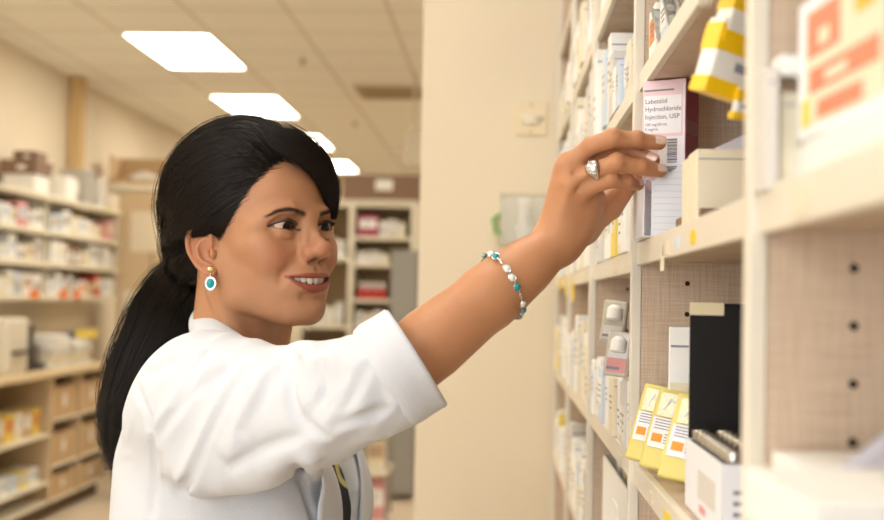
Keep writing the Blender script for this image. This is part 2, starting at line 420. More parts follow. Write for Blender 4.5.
for i, y in enumerate((-1.9, .5, 2.9, 5.3)): fixture(-2.47, y, ['ceiling light over the left aisle behind the camera','ceiling light over the left aisle beside the camera','ceiling light over the left aisle past the woman','ceiling light over the left aisle before the counter'][i])
for i, y in enumerate((-1.3, 1.1)): fixture(-.56, y, ['ceiling light over the shelf aisle behind the camera','ceiling light over the shelf aisle above the woman'][i], 1)
for i, y in enumerate((5.3, 7.7, 10.1, 12.5)): fixture(.64, y, ['ceiling light behind the cream wall, nearest','ceiling light behind the cream wall, second','ceiling light behind the cream wall, third','ceiling light behind the cream wall, farthest'][i])
# ---- ceiling odds
t = empty('ceiling_vent', (*at(394,91,9.9)[:2], CEIL)); tag(t, 'beige air vent in the ceiling beside the cream wall', 'vent')
MB().box(-.3,.3,-.3,.3,-.012,0).build('frame', mat('vent_metal', (190,172,140), rough=.6), t)
mb = MB()
for k in range(9): mb.box(-.26,.26,-.25+k*.058,-.22+k*.058,-.018,-.012)
mb.build('louvre', mat('vent_slat', (168,148,116), rough=.6), t)
for (px, py, lab) in ((303,62,'small ceiling sprinkler right of the nearest light panel'), (355,125,'small ceiling sprinkler above the back shelves, farther one')):
    Y = 1.68*F/(302-py); p = at(px, py, Y)
    mb = MB(); mb.lathe([(.025,0),(.025,-.006),(.008,-.008),(.008,-.025),(.018,-.028),(.018,-.032),(0,-.032)][::-1], n=16); o = mb.build('sprinkler', mat('sprinkler_metal', (150,130,100), rough=.5)); o.location = (p[0], p[1], CEIL); tag(o, lab, 'sprinkler', 'ceiling sprinklers')
# hanging speaker box near the cream wall
p0, p1 = at(405,132,9.0), at(418,166,9.0)
t = empty('hanging_box', (p0[0]+.06, 9.0, 0)); tag(t, 'pale grey box hanging from the ceiling beside the cream wall', 'sign box')
MB().box(-.055,.10,-.03,.07,p1[2],p0[2],bev=.01).build('housing', mat('pale_plastic', (205,196,176), rough=.6), t)
mb = MB(); mb.tube([(0.01,.02,p0[2]-.01),(0.01,.02,CEIL)], .012, 10); mb.build('rod', mat('pale_plastic'), t)
mb = MB(); mb.tube([(-.05,.0,(p0[2]*.4+p1[2]*.6)),(-.16,.0,(p0[2]*.4+p1[2]*.6))], .01, 8); mb.build('bracket', mat('pale_plastic'), t)
# conduit post on the left wall
a = at(50,100,9.35); t = MB().box(-3.355,-3.25,9.30,9.42,1.95,CEIL-.002,bev=.006).build('wall_post', mat('post_paint', (206,176,128), rough=.7)); tag(t, 'narrow tan post on the left wall above the shelves', 'post')
# ================================================================ goods
WORDS = ['first','second','third','fourth','fifth','sixth','seventh','eighth','ninth','tenth','eleventh','twelfth','thirteenth','fourteenth','fifteenth','sixteenth','seventeenth','eighteenth','nineteenth','twentieth','twenty-first','twenty-second','twenty-third','twenty-fourth','twenty-fifth','twenty-sixth','twenty-seventh','twenty-eighth']
COL = {'white': (240,239,235), 'cream': (232,222,196), 'pale blue': (206,216,228), 'pink': (214,150,150), 'tan': (200,170,130), 'grey': (176,172,166), 'yellow': (232,206,96), 'red': (190,50,44), 'brown': (132,104,84), 'orange': (232,140,60), 'green': (140,170,110), 'magenta': (160,36,80), 'pale grey': (212,208,202)}
def cm(c): return mat('card_'+c.replace(' ', '_'), COL[c], rough=.6, noise=.02, nscale=40)
ink = mat('printed_ink', (138,138,148), rough=.7)
def carton_mb(w, d, h, face='-y', style=0, rs=None):
    """small folding carton: bevelled body, tuck flap seam, printed panels (mi 1) and lines of print (mi 2)"""
    mb = MB(); mb.box(-w/2,w/2,-d/2,d/2,0,h,bev=min(.0012,w*.06))
    e = .0004
    mb.box(-w/2+.002,w/2-.002,-d/2-e,-d/2+.0006,h*.86,h*.875,2)            # tuck seam
    if style != 9:
        s0, s1 = (.12,.62) if style % 2 else (.35,.8)
        if face == '-y': mb.box(-w*.42,w*.42,-d/2-e,-d/2+.001,h*s0,h*s1,1)
        for k in range(3):
            z = h*(s0+(s1-s0)*(.25+.22*k))
            if face == '-y': mb.box(-w*.32,w*(.1+.08*k),-d/2-2*e,-d/2,z,z+h*.03,2)
        mb.box(-w/2-e,-w/2+.001,-d*.38,d*.38,h*s0,h*s1,1)
        for k in range(3):
            z = h*(s0+(s1-s0)*(.25+.22*k)); mb.box(-w/2-2*e,-w/2,-d*.28,d*(.05+.08*k),z,z+h*.03,2)
    return mb
cache = {}
def carton(loc, w, d, h, c='white', c2='cream', rot=0, label='', group=None, style=0, name='carton', tilt=(0,0)):
    key = (round(w,3), round(d,3), round(h,3), c, c2, style)
    if key in cache: o = cache[key].copy(); col.objects.link(o)
    else: o = carton_mb(w, d, h, '-y', style).build(name, [cm(c), cm(c2), ink]); cache[key] = o
    o.location = Vv(loc); o.rotation_euler = (tilt[0], tilt[1], rot); tag(o, label, 'carton', group); return o
def bottle_obj(loc, r, h, c, capc, label, group=None, name='medicine_bottle'):
    mb = MB(); mb.lathe([(r*.9,0),(r,.003),(r,h*.7),(r*.55,h*.8),(r*.5,h*.84)], n=20); o = mb.build(name, cm(c)); o.location = Vv(loc); tag(o, label, 'bottle', group)
    mb = MB(); mb.lathe([(r*.62,h*.82),(r*.66,h*.84),(r*.66,h*.98),(r*.6,h)], n=20); mb.build('cap', cm(capc), o)
    mb = MB(); mb.lathe([(r*1.01,h*.15),(r*1.015,h*.16),(r*1.015,h*.6),(r*1.01,h*.61)], n=20); mb.build('label', cm('cream' if c == 'white' else 'white'), o)
    return o
def tray(loc, w, d, h, c, label, group=None, name='storage_bin', th=.003, cat='bin', lab=True, rot=0):
    mb = MB(); mb.box(-w/2,w/2,-d/2,d/2,0,th); mb.box(-w/2,w/2,-d/2,-d/2+th,th,h); mb.box(-w/2,w/2,d/2-th,d/2,th,h); mb.box(-w/2,-w/2+th,-d/2+th,d/2-th,th,h); mb.box(w/2-th,w/2,-d/2+th,d/2-th,th,h)
    o = mb.build(name, cm(c)); o.location = Vv(loc); o.rotation_euler[2] = rot; tag(o, label, cat, group)
    if lab: MB().box(-w/2-.001,-w/2+.0002,-min(.03,d*.3),min(.03,d*.3),h*.35,h*.75).build('label', cm('white'), o)
    return o
# ================================================================ LEFT SIDE: wall shelves, counter, bins
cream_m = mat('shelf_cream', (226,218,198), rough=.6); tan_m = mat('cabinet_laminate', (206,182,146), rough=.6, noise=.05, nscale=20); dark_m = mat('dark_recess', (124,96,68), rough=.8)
XS = -3.05; ZS = [2.112, 1.872, 1.655, 1.43]
t = empty('wall_shelving', (-3.2, 7.3, 0)); tag(t, 'long cream wall shelves over the counter at left', 'shelving')
def lx(x): return x+3.2
for z in ZS: MB().box(-.155,.15,-2.3,2.45,z-.035,z,bev=.004).build('shelf', cream_m, t)
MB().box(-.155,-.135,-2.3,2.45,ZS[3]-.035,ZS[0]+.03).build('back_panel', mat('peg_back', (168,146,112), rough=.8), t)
for y in (-2.3,-.7,.9,2.43): MB().box(-.135,.12,y,y+.02,ZS[3],ZS[0]-.03).build('divider', cream_m, t)
snames = ['top', 'second', 'third', 'lowest']
rs = np.random.RandomState(4)
cols = ['white','white','white','cream','white','pale grey','pink','white','tan','pale blue','white','cream']
for k, z in enumerate(ZS):
    y = 9.66; i = 0
    # run from the far end toward the camera
    while y > 7.1:
        w = rs.uniform(.09, .19); h = rs.uniform(.09, .165) if k else rs.uniform(.08,.14)
        if any(abs(y-w/2-(7.3+q)) < w/2+.03 for q in (-.7,.9)): y -= .04; continue
        c = cols[rs.randint(len(cols))]; c2 = ['cream','white','pale blue','grey','tan','orange' if k == 3 else 'cream'][rs.randint(6)]
        if k == 2 and i in (5,6): c = 'brown'
        if k == 3 and i in (2,3): c = 'red' if i == 2 else 'tan'
        if not (k == 0):
            carton((XS-.03-.06, y-w/2, z+.0005), .12, round(w,2)*.94, round(h,2), c, c2, math.pi, f'{c} carton, {WORDS[i]} from the far end of the {snames[k]} left wall shelf', 'cartons on the left wall shelves', style=rs.randint(3))
        y -= w+.006; i += 1
# rotate long side handled by width along x; orange price tags on the lowest shelf lip
for px in (28, 58, 72): 
    Yp = 3.05*F/(500-px); MB().box(.149,.154,Yp-7.3-.07,Yp-7.3+.07,ZS[3]-.02,ZS[3]+.035).build('price_tag', mat('orange_tag', (240,120,30), rough=.6), t)
MB().box(.149,.153,3.05*F/(500-102)-7.3-.03,3.05*F/(500-102)-7.3+.03,ZS[0]-.03,ZS[0]+.02).build('price_tag', mat('lime_tag', (205,205,60), rough=.6), t)
# things on the top shelf
def bigbox(loc, w, d, h, c, label, lidc=None, name='storage_box', cat='box', group=None, rot=0):
    mb = MB(); mb.box(-w/2,w/2,-d/2,d/2,0,h,bev=.006); o = mb.build(name, cm(c)); o.location = Vv(loc); o.rotation_euler[2] = rot; tag(o, label, cat, group)
    if lidc: MB().box(-w/2-.008,w/2+.008,-d/2-.008,d/2+.008,h*.72,h+.006,bev=.004).build('lid', cm(lidc), o)
    MB().box(w*.1-w*.12,w*.1+w*.12,-d/2-.003,-d/2+.001,h*.3,h*.62).build('label', cm('white'), o)
    return o
yy = lambda px: 3.15*F/(500-px)
bigbox((-3.19, yy(22), ZS[0]), .22, .26, .12, 'white', 'white box on the top left shelf under the wider brown box')
bigbox((-3.19, yy(22), ZS[0]+.122), .24, .30, .085, 'brown', 'wide brown lidded box on top of the white box, top left shelf', 'brown')
bigbox((-3.19, yy(22)+.06, ZS[0]+.215), .16, .2, .07, 'brown', 'small brown box topmost in the pile on the top left shelf')
bigbox((-3.19, yy(55), ZS[0]), .2, .22, .17, 'white', 'white box beside the brown lidded pile on the top left shelf')
bigbox((-3.19, yy(74), ZS[0]), .2, .16, .26, 'grey', 'tall grey upright box on the top left shelf')
bigbox((-3.19, yy(88), ZS[0]), .2, .2, .23, 'pale grey', 'pale upright box near the far end of the top left shelf')
# tall cabinet at the end of the shelves
c0 = at(119,195,9.85); c1 = at(186,300,9.85)
t = empty('tall_cabinet', (c0[0], 9.85, 0)); W = c1[0]-c0[0]
MB().box(0,W,0,.5,0,2.29).build('body', tan_m, t); MB().box(-.16,W+.02,-.02,.52,2.29,2.345,bev=.004).build('top', cream_m, t)
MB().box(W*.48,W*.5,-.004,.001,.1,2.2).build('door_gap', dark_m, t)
MB().box(W*.05,W*.46,-.012,0,.10,.8,bev=.003).build('door', tan_m, t)
tag(t, 'tall tan cabinet standing at the end of the left wall shelves', 'cabinet')
q0, q1 = at(131,211,9.84), at(160,252,9.84); o = MB().box(q0[0],q1[0],9.842,9.846,q1[2],q0[2]).build('paper_notice', mat('paper', (226,214,190), rough=.8)); tag(o, 'white paper notice taped to the tall tan cabinet', 'notice')
q0, q1 = at(122,290,9.84), at(158,330,9.84); o = MB().box(q0[0],q1[0],9.842,9.846,q1[2],q0[2]).build('paper_notice', mat('paper')); tag(o, 'lower pale paper sheet taped near the foot of the tall tan cabinet', 'notice')
# crate with white bag on the cabinet
t = empty('wire_crate', (c0[0]+.14, 10.1, 2.345)); mb = MB()
for (a,b,c_,d_) in ((-.26,.30,.14,.15),(-.26,-.25,-.15,.15),(.29,.30,-.15,.15)): mb.box(a,b,c_,d_,0,.25)
mb.box(-.26,.30,-.15,.15,0,.008); mb.box(-.26,.30,-.15,-.14,0,.05); mb.build('tray', cm('tan'), t); tag(t, 'tan open crate on top of the tall tan cabinet', 'crate')
v = Vol((-180,-140,0),(180,140,160), 8); v.ell((-60,0,60),(95,90,50),1); v.ell((60,10,50),(80,80,42),30); v.ell((0,-20,90),(50,40,30),30); v.op((-180,-140,-8),(180,140,8),lambda X,Y,Z: Z-9+0*X+0*Y,2,'s',pad=0)
V_, Q_ = v.mesh(); V_ += (vnoise(V_, .03, 2)*8)[:,None]*np.array([0,0,1]); V_[:,2] = np.maximum(V_[:,2], 8.5); o = np_mesh('plastic_bag', V_/1000, Q_, mat('bag_plastic', (226,222,214), rough=.35)); o.location = (c0[0]+.15, 10.08, 2.345); tag(o, 'crumpled white plastic bag lying in the tan crate', 'bag')
# base counter
t = empty('counter', (-3.1, 7.0, 0)); tag(t, 'tan laminate counter with open cubbies along the left wall', 'counter')
Y0, Y1 = 5.0, 8.88; ox, oy = 3.1, 7.0
MB().box(-.25,.27,Y0-oy-.02,Y1-oy+.03,.91,.95,bev=.006).build('worktop', mat('worktop_laminate', (224,204,166), rough=.4), t)
for y in (5.0,6.4,7.77,8.32,8.86): MB().box(-.25,.25,y-oy,y-oy+.022,.1,.91).build('divider', tan_m, t)
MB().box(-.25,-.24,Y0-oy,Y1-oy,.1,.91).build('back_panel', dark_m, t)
MB().box(-.25,.19,Y0-oy,Y1-oy,0,.1).build('plinth', mat('plinth', (104,80,58), rough=.7), t)
for z in (.10,.225,.53):
    MB().box(-.24,.245,Y0-oy+.02,7.77-oy,z,z+.02).build('shelf', cream_m, t)
for z in (.10,.315,.615): MB().box(-.24,.245,7.79-oy,8.86-oy,z-.0,z+.015).build('shelf', cream_m, t)
rown = ['top','middle','bottom']; 
for c_, (ya, yb) in enumerate(((7.80,8.31),(8.35,8.85))):
    for r_, z in enumerate((.631,.331,.116)):
        h = .205 if r_ < 2 else .15
        o = tray((-3.02, (ya+yb)/2, z), .30, yb-ya-.03, h, 'tan', f'tan cardboard bin in the {rown[r_]} row of the {["nearer","farther"][c_]} cubby column, with white label', 'tan bins in the counter cubbies', name='cardboard_bin', th=.006)
        for ch in o.children: ch.location.x = .3
        
for b in [o for o in col.objects if o.name.startswith('label') and o.parent and o.parent.name.startswith('cardboard_bin')]:
    b.location.x = .302
# goods on the near counter shelves
i = 0; y = 7.70
for c, w in (('yellow',.12),('tan',.14),('cream',.12),('yellow',.15),('tan',.10)):
    carton((-2.97,y-w/2,.5505), .14, w*.96, .17, c, 'orange' if c == 'yellow' else 'white', math.pi, f'{c} carton, {WORDS[i]} from the divider on the upper counter shelf', 'cartons on the upper counter shelf'); y -= w+.01; i += 1
i = 0; y = 7.70
for c, w in (('white',.16),('yellow',.14),('pale blue',.16),('white',.13),('pale blue',.12)):
    carton((-2.97,y-w/2,.2455), .14, w*.96, .10, c, 'pale blue', math.pi, f'{c} carton, {WORDS[i]} from the divider on the lower counter shelf', 'cartons on the lower counter shelf'); y -= w+.01; i += 1
# on the counter
yc = lambda px: 3.0*F/(500-px)
t = empty('printer', (-3.08, yc(6), .95)); tag(t, 'white and black desktop printer at the left edge of the counter', 'printer')
MB().box(-.16,.14,-.20,.14,0,.34,bev=.03).build('housing', mat('printer_white', (222,216,202), rough=.45), t)
MB().box(-.15,.135,.14,.22,0,.30,bev=.01).build('side_panel', mat('printer_black', (44,38,34), rough=.5), t)
MB().box(.135,.17,-.15,.09,.12,.14).build('paper_slot', mat('printer_black'), t)
o = empty('card_terminal', (-3.02, yc(30), .95)); tag(o, 'small black device with a stand beside the printer on the counter', 'device')
MB().box(-.06,.06,-.09,.09,0,.04,bev=.008).build('base', mat('printer_black'), o); MB().box(-.02,.02,-.07,.07,.04,.15,bev=.006).build('screen', mat('device_grey', (90,84,78), rough=.4), o)
i = 0
for (px, n) in ((44,5),(68,4)):
    for k in range(n):
        o = MB().box(-.13,.13,-.15,.15,0,.043,bev=.006).build('paper_stack', cm(['white','cream','pale grey','white'][k%4])); o.location = (-3.04+.01*((k*7)%3-1), yc(px), .951+k*.044); o.rotation_euler[2] = .05*((k*5)%3-1)
        tag(o, f'{["white","cream","pale grey","white"][k%4]} folded bundle, {WORDS[k]} from the bottom of the {["nearer","farther"][i]} pile on the counter', 'bundle', 'bundles piled on the counter')
    i += 1
o = MB().box(-.06,.06,-.25,.25,0,.035,bev=.004).build('binder', mat('blue_binder', (36,52,120), rough=.5)); o.location = (-3.08, yc(68)+.12, 1.129); tag(o, 'dark blue binder lying on the piles above the counter', 'binder')
o = MB().box(-.05,.05,-.10,.10,0,.06,bev=.004).build('yellow_box', cm('yellow')); o.location = (-2.94, yc(68)+.13, 1.129); tag(o, 'yellow box on the farthest pile of the counter', 'box')
mb = MB(); mb.lathe([(.11,0),(.14,.30),(.15,.31),(.14,.30),(.105,.02),(0,.02)], n=24); o = mb.build('waste_bin', mat('printer_black')); o.location = Vv([*at(116,500,8.6)[:2], 0]); o.location = (-2.62, 8.75, 0); tag(o, 'black waste bin on the floor at the far end of the counter', 'waste bin')
# ================================================================ BACK: shelf unit, boxes, locker
YB = 9.5
def bx(px): return at(px, 250, YB)[0]
def bz(py, px=380): return at(px, py, YB)[2]
t = empty('storage_shelves', (bx(351), YB, 0)); x0, x1, xm = bx(300), bx(413), bx(351); tag(t, 'cream storage shelves at the back between the woman\'s face and the cream wall', 'shelving')
for x in (x0, xm, x1): MB().box(x-xm-.022,x-xm+.022,0,.38,0,bz(200)-.001).build('upright', cream_m, t)
lv = [203,236,263,299,326,352,395,440]
for i, py in enumerate(lv): MB().box(xm-xm+.022,x1-xm-.022,.005,.37,bz(py)-.03,bz(py)).build('shelf', cream_m, t)
lvL = [203,258,326,352,395]
for i, py in enumerate(lvL): MB().box(x0-xm+.022,-.022,.005,.37,bz(py)-.03,bz(py)).build('shelf', cream_m, t)
MB().box(x0-xm-.02,x1-xm+.02,-.002,.38,bz(200)-.02,bz(200)).build('top_panel', cream_m, t)
MB().box(x0-xm,x1-xm,.37,.38,.05,bz(203)-.03).build('back_panel', mat('shelf_back', (160,134,98), rough=.8), t)
def back_row(px0, px1, py, items, rowname):
    x = bx(px0); z = bz(py)
    for i, (c, wpx, hpx) in enumerate(items):
        w = wpx/F*YB; h = hpx/F*YB
        carton((x+w/2, YB+.10, z+.001), w*.95, .14, h, c, 'white' if c != 'white' else 'pale grey', 0, f'{c} box, {WORDS[i]} from left, {rowname} at the back', 'boxes on the back storage shelves', style=i%3); x += w+.004
back_row(356,412,236,[('magenta',22,21),('white',8,15),('pale grey',9,17),('cream',8,14)],'top right shelf')
back_row(356,412,263,[('white',14,11),('pale grey',9,12),('cream',8,9)],'second right shelf')
back_row(356,386,326,[('white',8,14),('cream',9,13),('white',10,15)],'fourth right shelf')
back_row(356,386,352,[('white',8,14),('pale grey',9,13),('cream',10,15)],'fifth right shelf')
back_row(303,348,258,[('cream',10,22),('white',12,25),('pale grey',9,20),('white',9,17)],'upper left shelf')
back_row(303,348,326,[('tan',10,22),('white',12,20),('cream',9,18),('pale grey',9,23)],'middle left shelf')
o = tray((bx(372), YB+.10, bz(299)+.001), .22, .16, .07, 'red', 'red open bin on the third right shelf at the back', name='red_bin', lab=False)
for k in range(3): carton((bx(372)-.07+k*.07, YB+.10, bz(299)+.006), .055, .1, .12, 'white', 'pink', 0, f'white box, {WORDS[k]} from the left inside the red bin', 'boxes in the red bin')
zt = bz(200)
o = bigbox((bx(378)+.02, YB+.17, zt), .62, .3, .20, 'brown', 'wide brown box with white label on top of the back shelves'); 
for ch in o.children: ch.location.x = -.04; ch.scale = (.9,1,1.3)
o = bigbox((bx(334)-.10, YB+.17, zt), .20, .3, .20, 'tan', 'small tan box on top of the back shelves beside the wide brown one')
# grey locker in front of the shelf unit
g0 = at(391,250,8.9); g1 = at(411,250,8.9)
t = empty('grey_locker', (g0[0], 8.9, 0)); tag(t, 'narrow grey metal locker standing against the back shelves', 'locker')
gm = mat('locker_grey', (150,148,142), rough=.45)
MB().box(0,g1[0]-g0[0]+.06,0,.4,.03,g0[2],bev=.006).build('body', gm, t); MB().box(.012,g1[0]-g0[0]+.045,-.012,0,.06,g0[2]-.03,bev=.003).build('door', gm, t); MB().box(.02,.03,-.03,-.012,1.0,1.12).build('handle', mat('handle_dark', (60,58,54), rough=.4), t)
g0 = at(362,432,7.2); g1 = at(389,432,7.2)
t = empty('supply_cart', (g0[0], 7.2, 0)); tag(t, 'pale supply cart beyond the woman\'s chest below the back shelves', 'cart')
w = g1[0]-g0[0]
for z in (.12,.42,g0[2]-.03): MB().box(0,w,0,.3,z,z+.03,bev=.004).build('tray', cream_m, t)
for (a, b) in ((.01,.01),(w-.01,.01),(.01,.29),(w-.01,.29)):
    mb = MB(); mb.tube([(a,b,.06),(a,b,g0[2])], .009, 8); mb.build('leg', mat('locker_grey'), t)
    q, f_ = uvsphere((a,b,.03), .03, 12, 8); np_mesh('caster', q, f_, mat('printer_black'), t)
carton((g0[0]+w*.5,7.35,.451), w*.75, .2, g0[2]-.03-.47, 'cream', 'tan', 0, 'pale box on the middle tray of the supply cart', None)
carton((g0[0]+w*.5,7.35,.151), w*.75, .2, .22, 'pink', 'white', 0, 'pale pink box on the bottom tray of the supply cart', None)
# ================================================================ fittings on the cream wall
p = at(531,119,3.12); t = empty('wall_phone_jack', (p[0], 3.12, p[2])); tag(t, 'cream wall plate with a rounded metal bulge high on the cream wall', 'wall plate')
MB().box(-.042,.042,-.006,0,-.042,.042,bev=.003).build('plate', mat('plate_ivory', (226,210,176), rough=.4), t)
v = Vol((-40,-40,-25),(40,2,25), 2); v.ell((0,-4,0),(31,18,12),1); v.op((-40,-4,-25),(40,2,25),lambda X,Y,Z:-(Y+4)+0*X+0*Z-0,1,'s',pad=4)
v = Vol((-40,-40,-25),(40,2,25), 2); v.ell((0,-6,2),(31,16,12),1); v.ell((0,-8,-10),(24,11,6),5)
V_, Q_ = v.mesh(); np_mesh('cover', V_/1000, Q_, mat('brushed_cover', (226,218,198), rough=.3, metal=.15), t)
for dz in (-.035,.035):
    mb = MB(); mb.lathe([(.003,-.001),(.003,.001),(0,.0015)], n=10); vs = [(a[0], -.0065-a[2]*1, a[1]+dz) for a in mb.v]; mb.v = vs; mb.build('screw', mat('screw_metal', (150,140,120), rough=.3, metal=1), t)
p = at(524,219,3.12); t = empty('wall_dispenser', (p[0], 3.12, p[2])); tag(t, 'clear plastic wall dispenser holding a white cup on the cream wall', 'dispenser')
MB().box(-.06,.06,-.004,0,-.065,.065,bev=.002).build('back_plate', mat('plate_grey', (196,186,160), rough=.4), t)
cl = mat('clear_plastic', (238,236,226), rough=.12, alpha=.28, spec=.6)
mb = MB(); mb.box(-.06,-.057,-.06,-.004,-.065,.06); mb.box(.057,.06,-.06,-.004,-.065,.06); mb.box(-.057,.057,-.06,-.057,-.065,.05); mb.box(-.057,.057,-.057,-.004,-.065,-.062); mb.build('clear_box', cl, t)
mb = MB(); mb.lathe([(.018,-.055),(.024,-.02),(.026,-.018),(.014,-.016),(.014,.035),(.017,.037),(.017,.05),(0,.052)], cy=-.032, n=20); mb.build('white_cup', cm('white'), t)
mb = MB(); mb.tube([(-.058,-.03,.01),(-.075,-.04,-.005),(-.07,-.045,-.035),(-.05,-.05,-.05)], [.006,.010,.008,.005], 10); mb.build('green_clip', cm('green'), t)
# ================================================================ RIGHT: laminated shelving run
def linen_mat():
    m = mat('linen_laminate', (206,182,156), rough=.6)
    nt = m.node_tree; b = nt.nodes['Principled BSDF']; tc = nt.nodes.new('ShaderNodeTexCoord')
    cs = []
    for sc_ in ((1,1,40),(40,40,1)):
        mp = nt.nodes.new('ShaderNodeMapping'); mp.inputs['Scale'].default_value = sc_; nt.links.new(tc.outputs['Object'], mp.inputs[0])
        nz = nt.nodes.new('ShaderNodeTexNoise'); nz.inputs['Scale'].default_value = 22; nz.inputs['Detail'].default_value = 4; nt.links.new(mp.outputs[0], nz.inputs[0]); cs.append(nz)
    a = nt.nodes.new('ShaderNodeMath'); nt.links.new(cs[0].outputs[0], a.inputs[0]); nt.links.new(cs[1].outputs[0], a.inputs[1])
    rp = nt.nodes.new('ShaderNodeValToRGB'); rp.color_ramp.elements[0].position = .75*.5+.35; rp.color_ramp.elements[0].color = (*srgb((194,170,144)),1); rp.color_ramp.elements[1].position = .6*.5+.9-.12; rp.color_ramp.elements[1].color = (*srgb((214,192,168)),1)
    h = nt.nodes.new('ShaderNodeMath'); h.operation = 'MULTIPLY'; h.inputs[1].default_value = .9; nt.links.new(a.outputs[0], h.inputs[0]); nt.links.new(h.outputs[0], rp.inputs[0]); nt.links.new(rp.outputs[0], b.inputs['Base Color'])
    return m
lin = linen_mat(); edge_m = mat('edge_cream', (224,216,200), rough=.45); hole_m = mat('peg_hole_dark', (40,26,18), rough=.9)
XF = .1435; XBK = .46; PY = [.088,.688,1.29,1.89,2.49,3.09]; PT = .0135
LV = [-.585,-.375,-.165,.062,.240,.425,.64]
run = empty('shelving_run', (.3, 1.6, 0)); tag(run, 'floor to ceiling pale laminate shelving along the right side', 'shelving')
ro = np.array([.3,1.6,0])
def rb(x0,x1,y0,y1,z0,z1,**k): return MB().box(x0-.3,x1-.3,y0-1.6,y1-1.6,z0+CAMZ,z1+CAMZ,**k)
for y in PY:
    o = rb(XF+.002,XBK,y+.0005,y+PT-.0005,-1.45,.95).build('divider', lin, run); rb(XF-.006,XF+.0045,y-.0012,y+PT+.0012,-1.45,.95,bev=.0012).build('edge_band', edge_m, o)
    mb = MB()
    for k in range(-18, 28):
        z = .022+k*.032
        if any(-.035 < z-l < .012 for l in LV): continue
        for xx in (XF+.052,):
            mb.lathe([(0,-.0003),(.0026,-.0003),(.0026,.0002),(0,.0002)], n=12, R=[[1,0,0],[0,0,1],[0,1,0]], o=(xx-.3, y-1.6, z+CAMZ))
    ph = mb.build('peg_holes', hole_m, o); ph['kind'] = 'stuff'
back_m = mat('back_panel_tan', (186,146,98), rough=.7, noise=.06, nscale=60)
rb(XBK,XBK+.012,PY[0],PY[-1]+PT,-1.45,.95).build('back_panel', back_m, run)
for b in range(5):
    for z in LV+[-.80,-1.05,-1.33,.93]:
        dz = 0 if b < 2 else (-.006 if abs(z-.062) < .01 else 0)
        o = rb(XF+.006,XBK,PY[b]+PT,PY[b+1],z-.018+dz,z+dz).build('shelf', lin, run)
        rb(XF-.001,XF+.006,PY[b]+PT+.0014,PY[b+1]-.0014,z-(.018 if z == .240 else .022)+dz,z+dz+.0015,bev=.0008).build('shelf_lip', edge_m, o)
yel = mat('yellow_sticker', (240,205,40), rough=.5)
def sticker(px, py, Y, w, h, m, name='price_label'):
    p = at(px, py, Y); rb(XF-.0016,XF-.0008,p[1]-w/2,p[1]+w/2,p[2]-CAMZ-h/2,p[2]-CAMZ+h/2).build(name, m, run)
def ly(px): return XF*F/(px-499)
for px, zc, w, h, m in ((692,.050,.02,.010,yel),(648+14,.040,.02,.022,mat('paper')),(665,.048,.03,.012,mat('paper')),(676,.05,.02,.010,cm('pale blue')),(670,-.176,.03,.008,yel),(654,-.177,.02,.010,mat('paper')),(615,.045,.05,.012,mat('paper')),(622,-.178,.05,.010,mat('paper')),(800,.05,.03,.012,mat('paper')),(585,.045,.05,.012,mat('paper'))):
    y = ly(px); rb(XF-.0022,XF-.0011,y-w/2,y+w/2,zc-h/2,zc+h/2).build('price_label', m, run)
for px, zc in ((573,.028),(566,.040),(560,.05)):
    y = ly(px); o = rb(XF-.0026,XF-.0012,y-.035,y+.035,zc-.025,zc+.012).build('yellow_tag', yel, run)
# ---- text helper
def text_mesh(txt, size, m, parent, M, name='print', align='LEFT', sx=1):
    cu = bpy.data.curves.new('t', 'FONT'); cu.body = txt; cu.size = size; cu.extrude = .00012; cu.align_x = align; cu.space_line = 1.0
    o = bpy.data.objects.new('t', cu); col.objects.link(o); dg = bpy.context.evaluated_depsgraph_get(); dg.update(); me = bpy.data.meshes.new_from_object(o.evaluated_get(dg)); bpy.data.objects.remove(o)
    for v in me.vertices: v.co.x *= sx
    me.transform(Matrix(M)); r_ = link(name, me, None, parent); me.materials.clear(); me.materials.append(m); return r_
def face_y(x, y, z): # text lying in the xz plane facing -y
    return [[1,0,0,x],[0,0,-1,y],[0,1,0,z],[0,0,0,1]]
# ---- the pink carton in her hand
pk = mat('pink_card', (236,206,214), rough=.45); mg = mat('magenta_card', (172,74,98), rough=.45); wl = mat('white_label', (240,238,242), rough=.45)
pc = at(666,140,1.216); pcx, pcy = pc[0]+.0055, 1.226; zb, zt_ = .110, .2205
t = empty('medicine_carton', (pcx, pcy, CAMZ+zb)); t.rotation_euler[2] = -math.radians(27); tag(t, 'pink and white medicine carton pinched in the woman\'s fingers', 'carton')
w, d, h = .0445, .040, zt_-zb
b_ = MB(); b_.box(-w/2,w/2,-d/2,d/2,0,h,bev=.0012); body = b_.build('body', pk, t)
MB().box(w/2-.0006,w/2+.0003,-d/2+.0008,d/2-.001,.001,h-.001).build('side_panel', mg, t)
MB().box(w/2+.0003,w/2+.0005,-d/2+.0008,d/2-.001,h*.52,h*.64).build('side_stripe', mat('mauve_card', (176,120,124), rough=.5), t)
MB().box(-w/2+.001,w/2-.001,-d/2-.0004,-d/2+.0005,.001,h*.46).build('lower_label', pk, t)
lp = MB().box(-w/2+.0022,w/2-.004,-d/2-.0006,-d/2,h*.52,h*.86).build('white_panel', wl, t)
MB().box(-w/2+.017,w/2-.002,-d/2-.0007,-d/2,.004,h*.49).build('barcode_panel', wl, t)
MB().box(w/2-.0022,w/2-.0003,-d/2-.0008,-d/2,.002,h*.96).build('edge_stripe', wl, t)
MB().box(-w/2+.002,w/2-.012,-d/2-.0006,-d/2,h*.90,h*.915).build('fine_print', ink, t)
mb = MB(); rsb = np.random.RandomState(1); z = .008
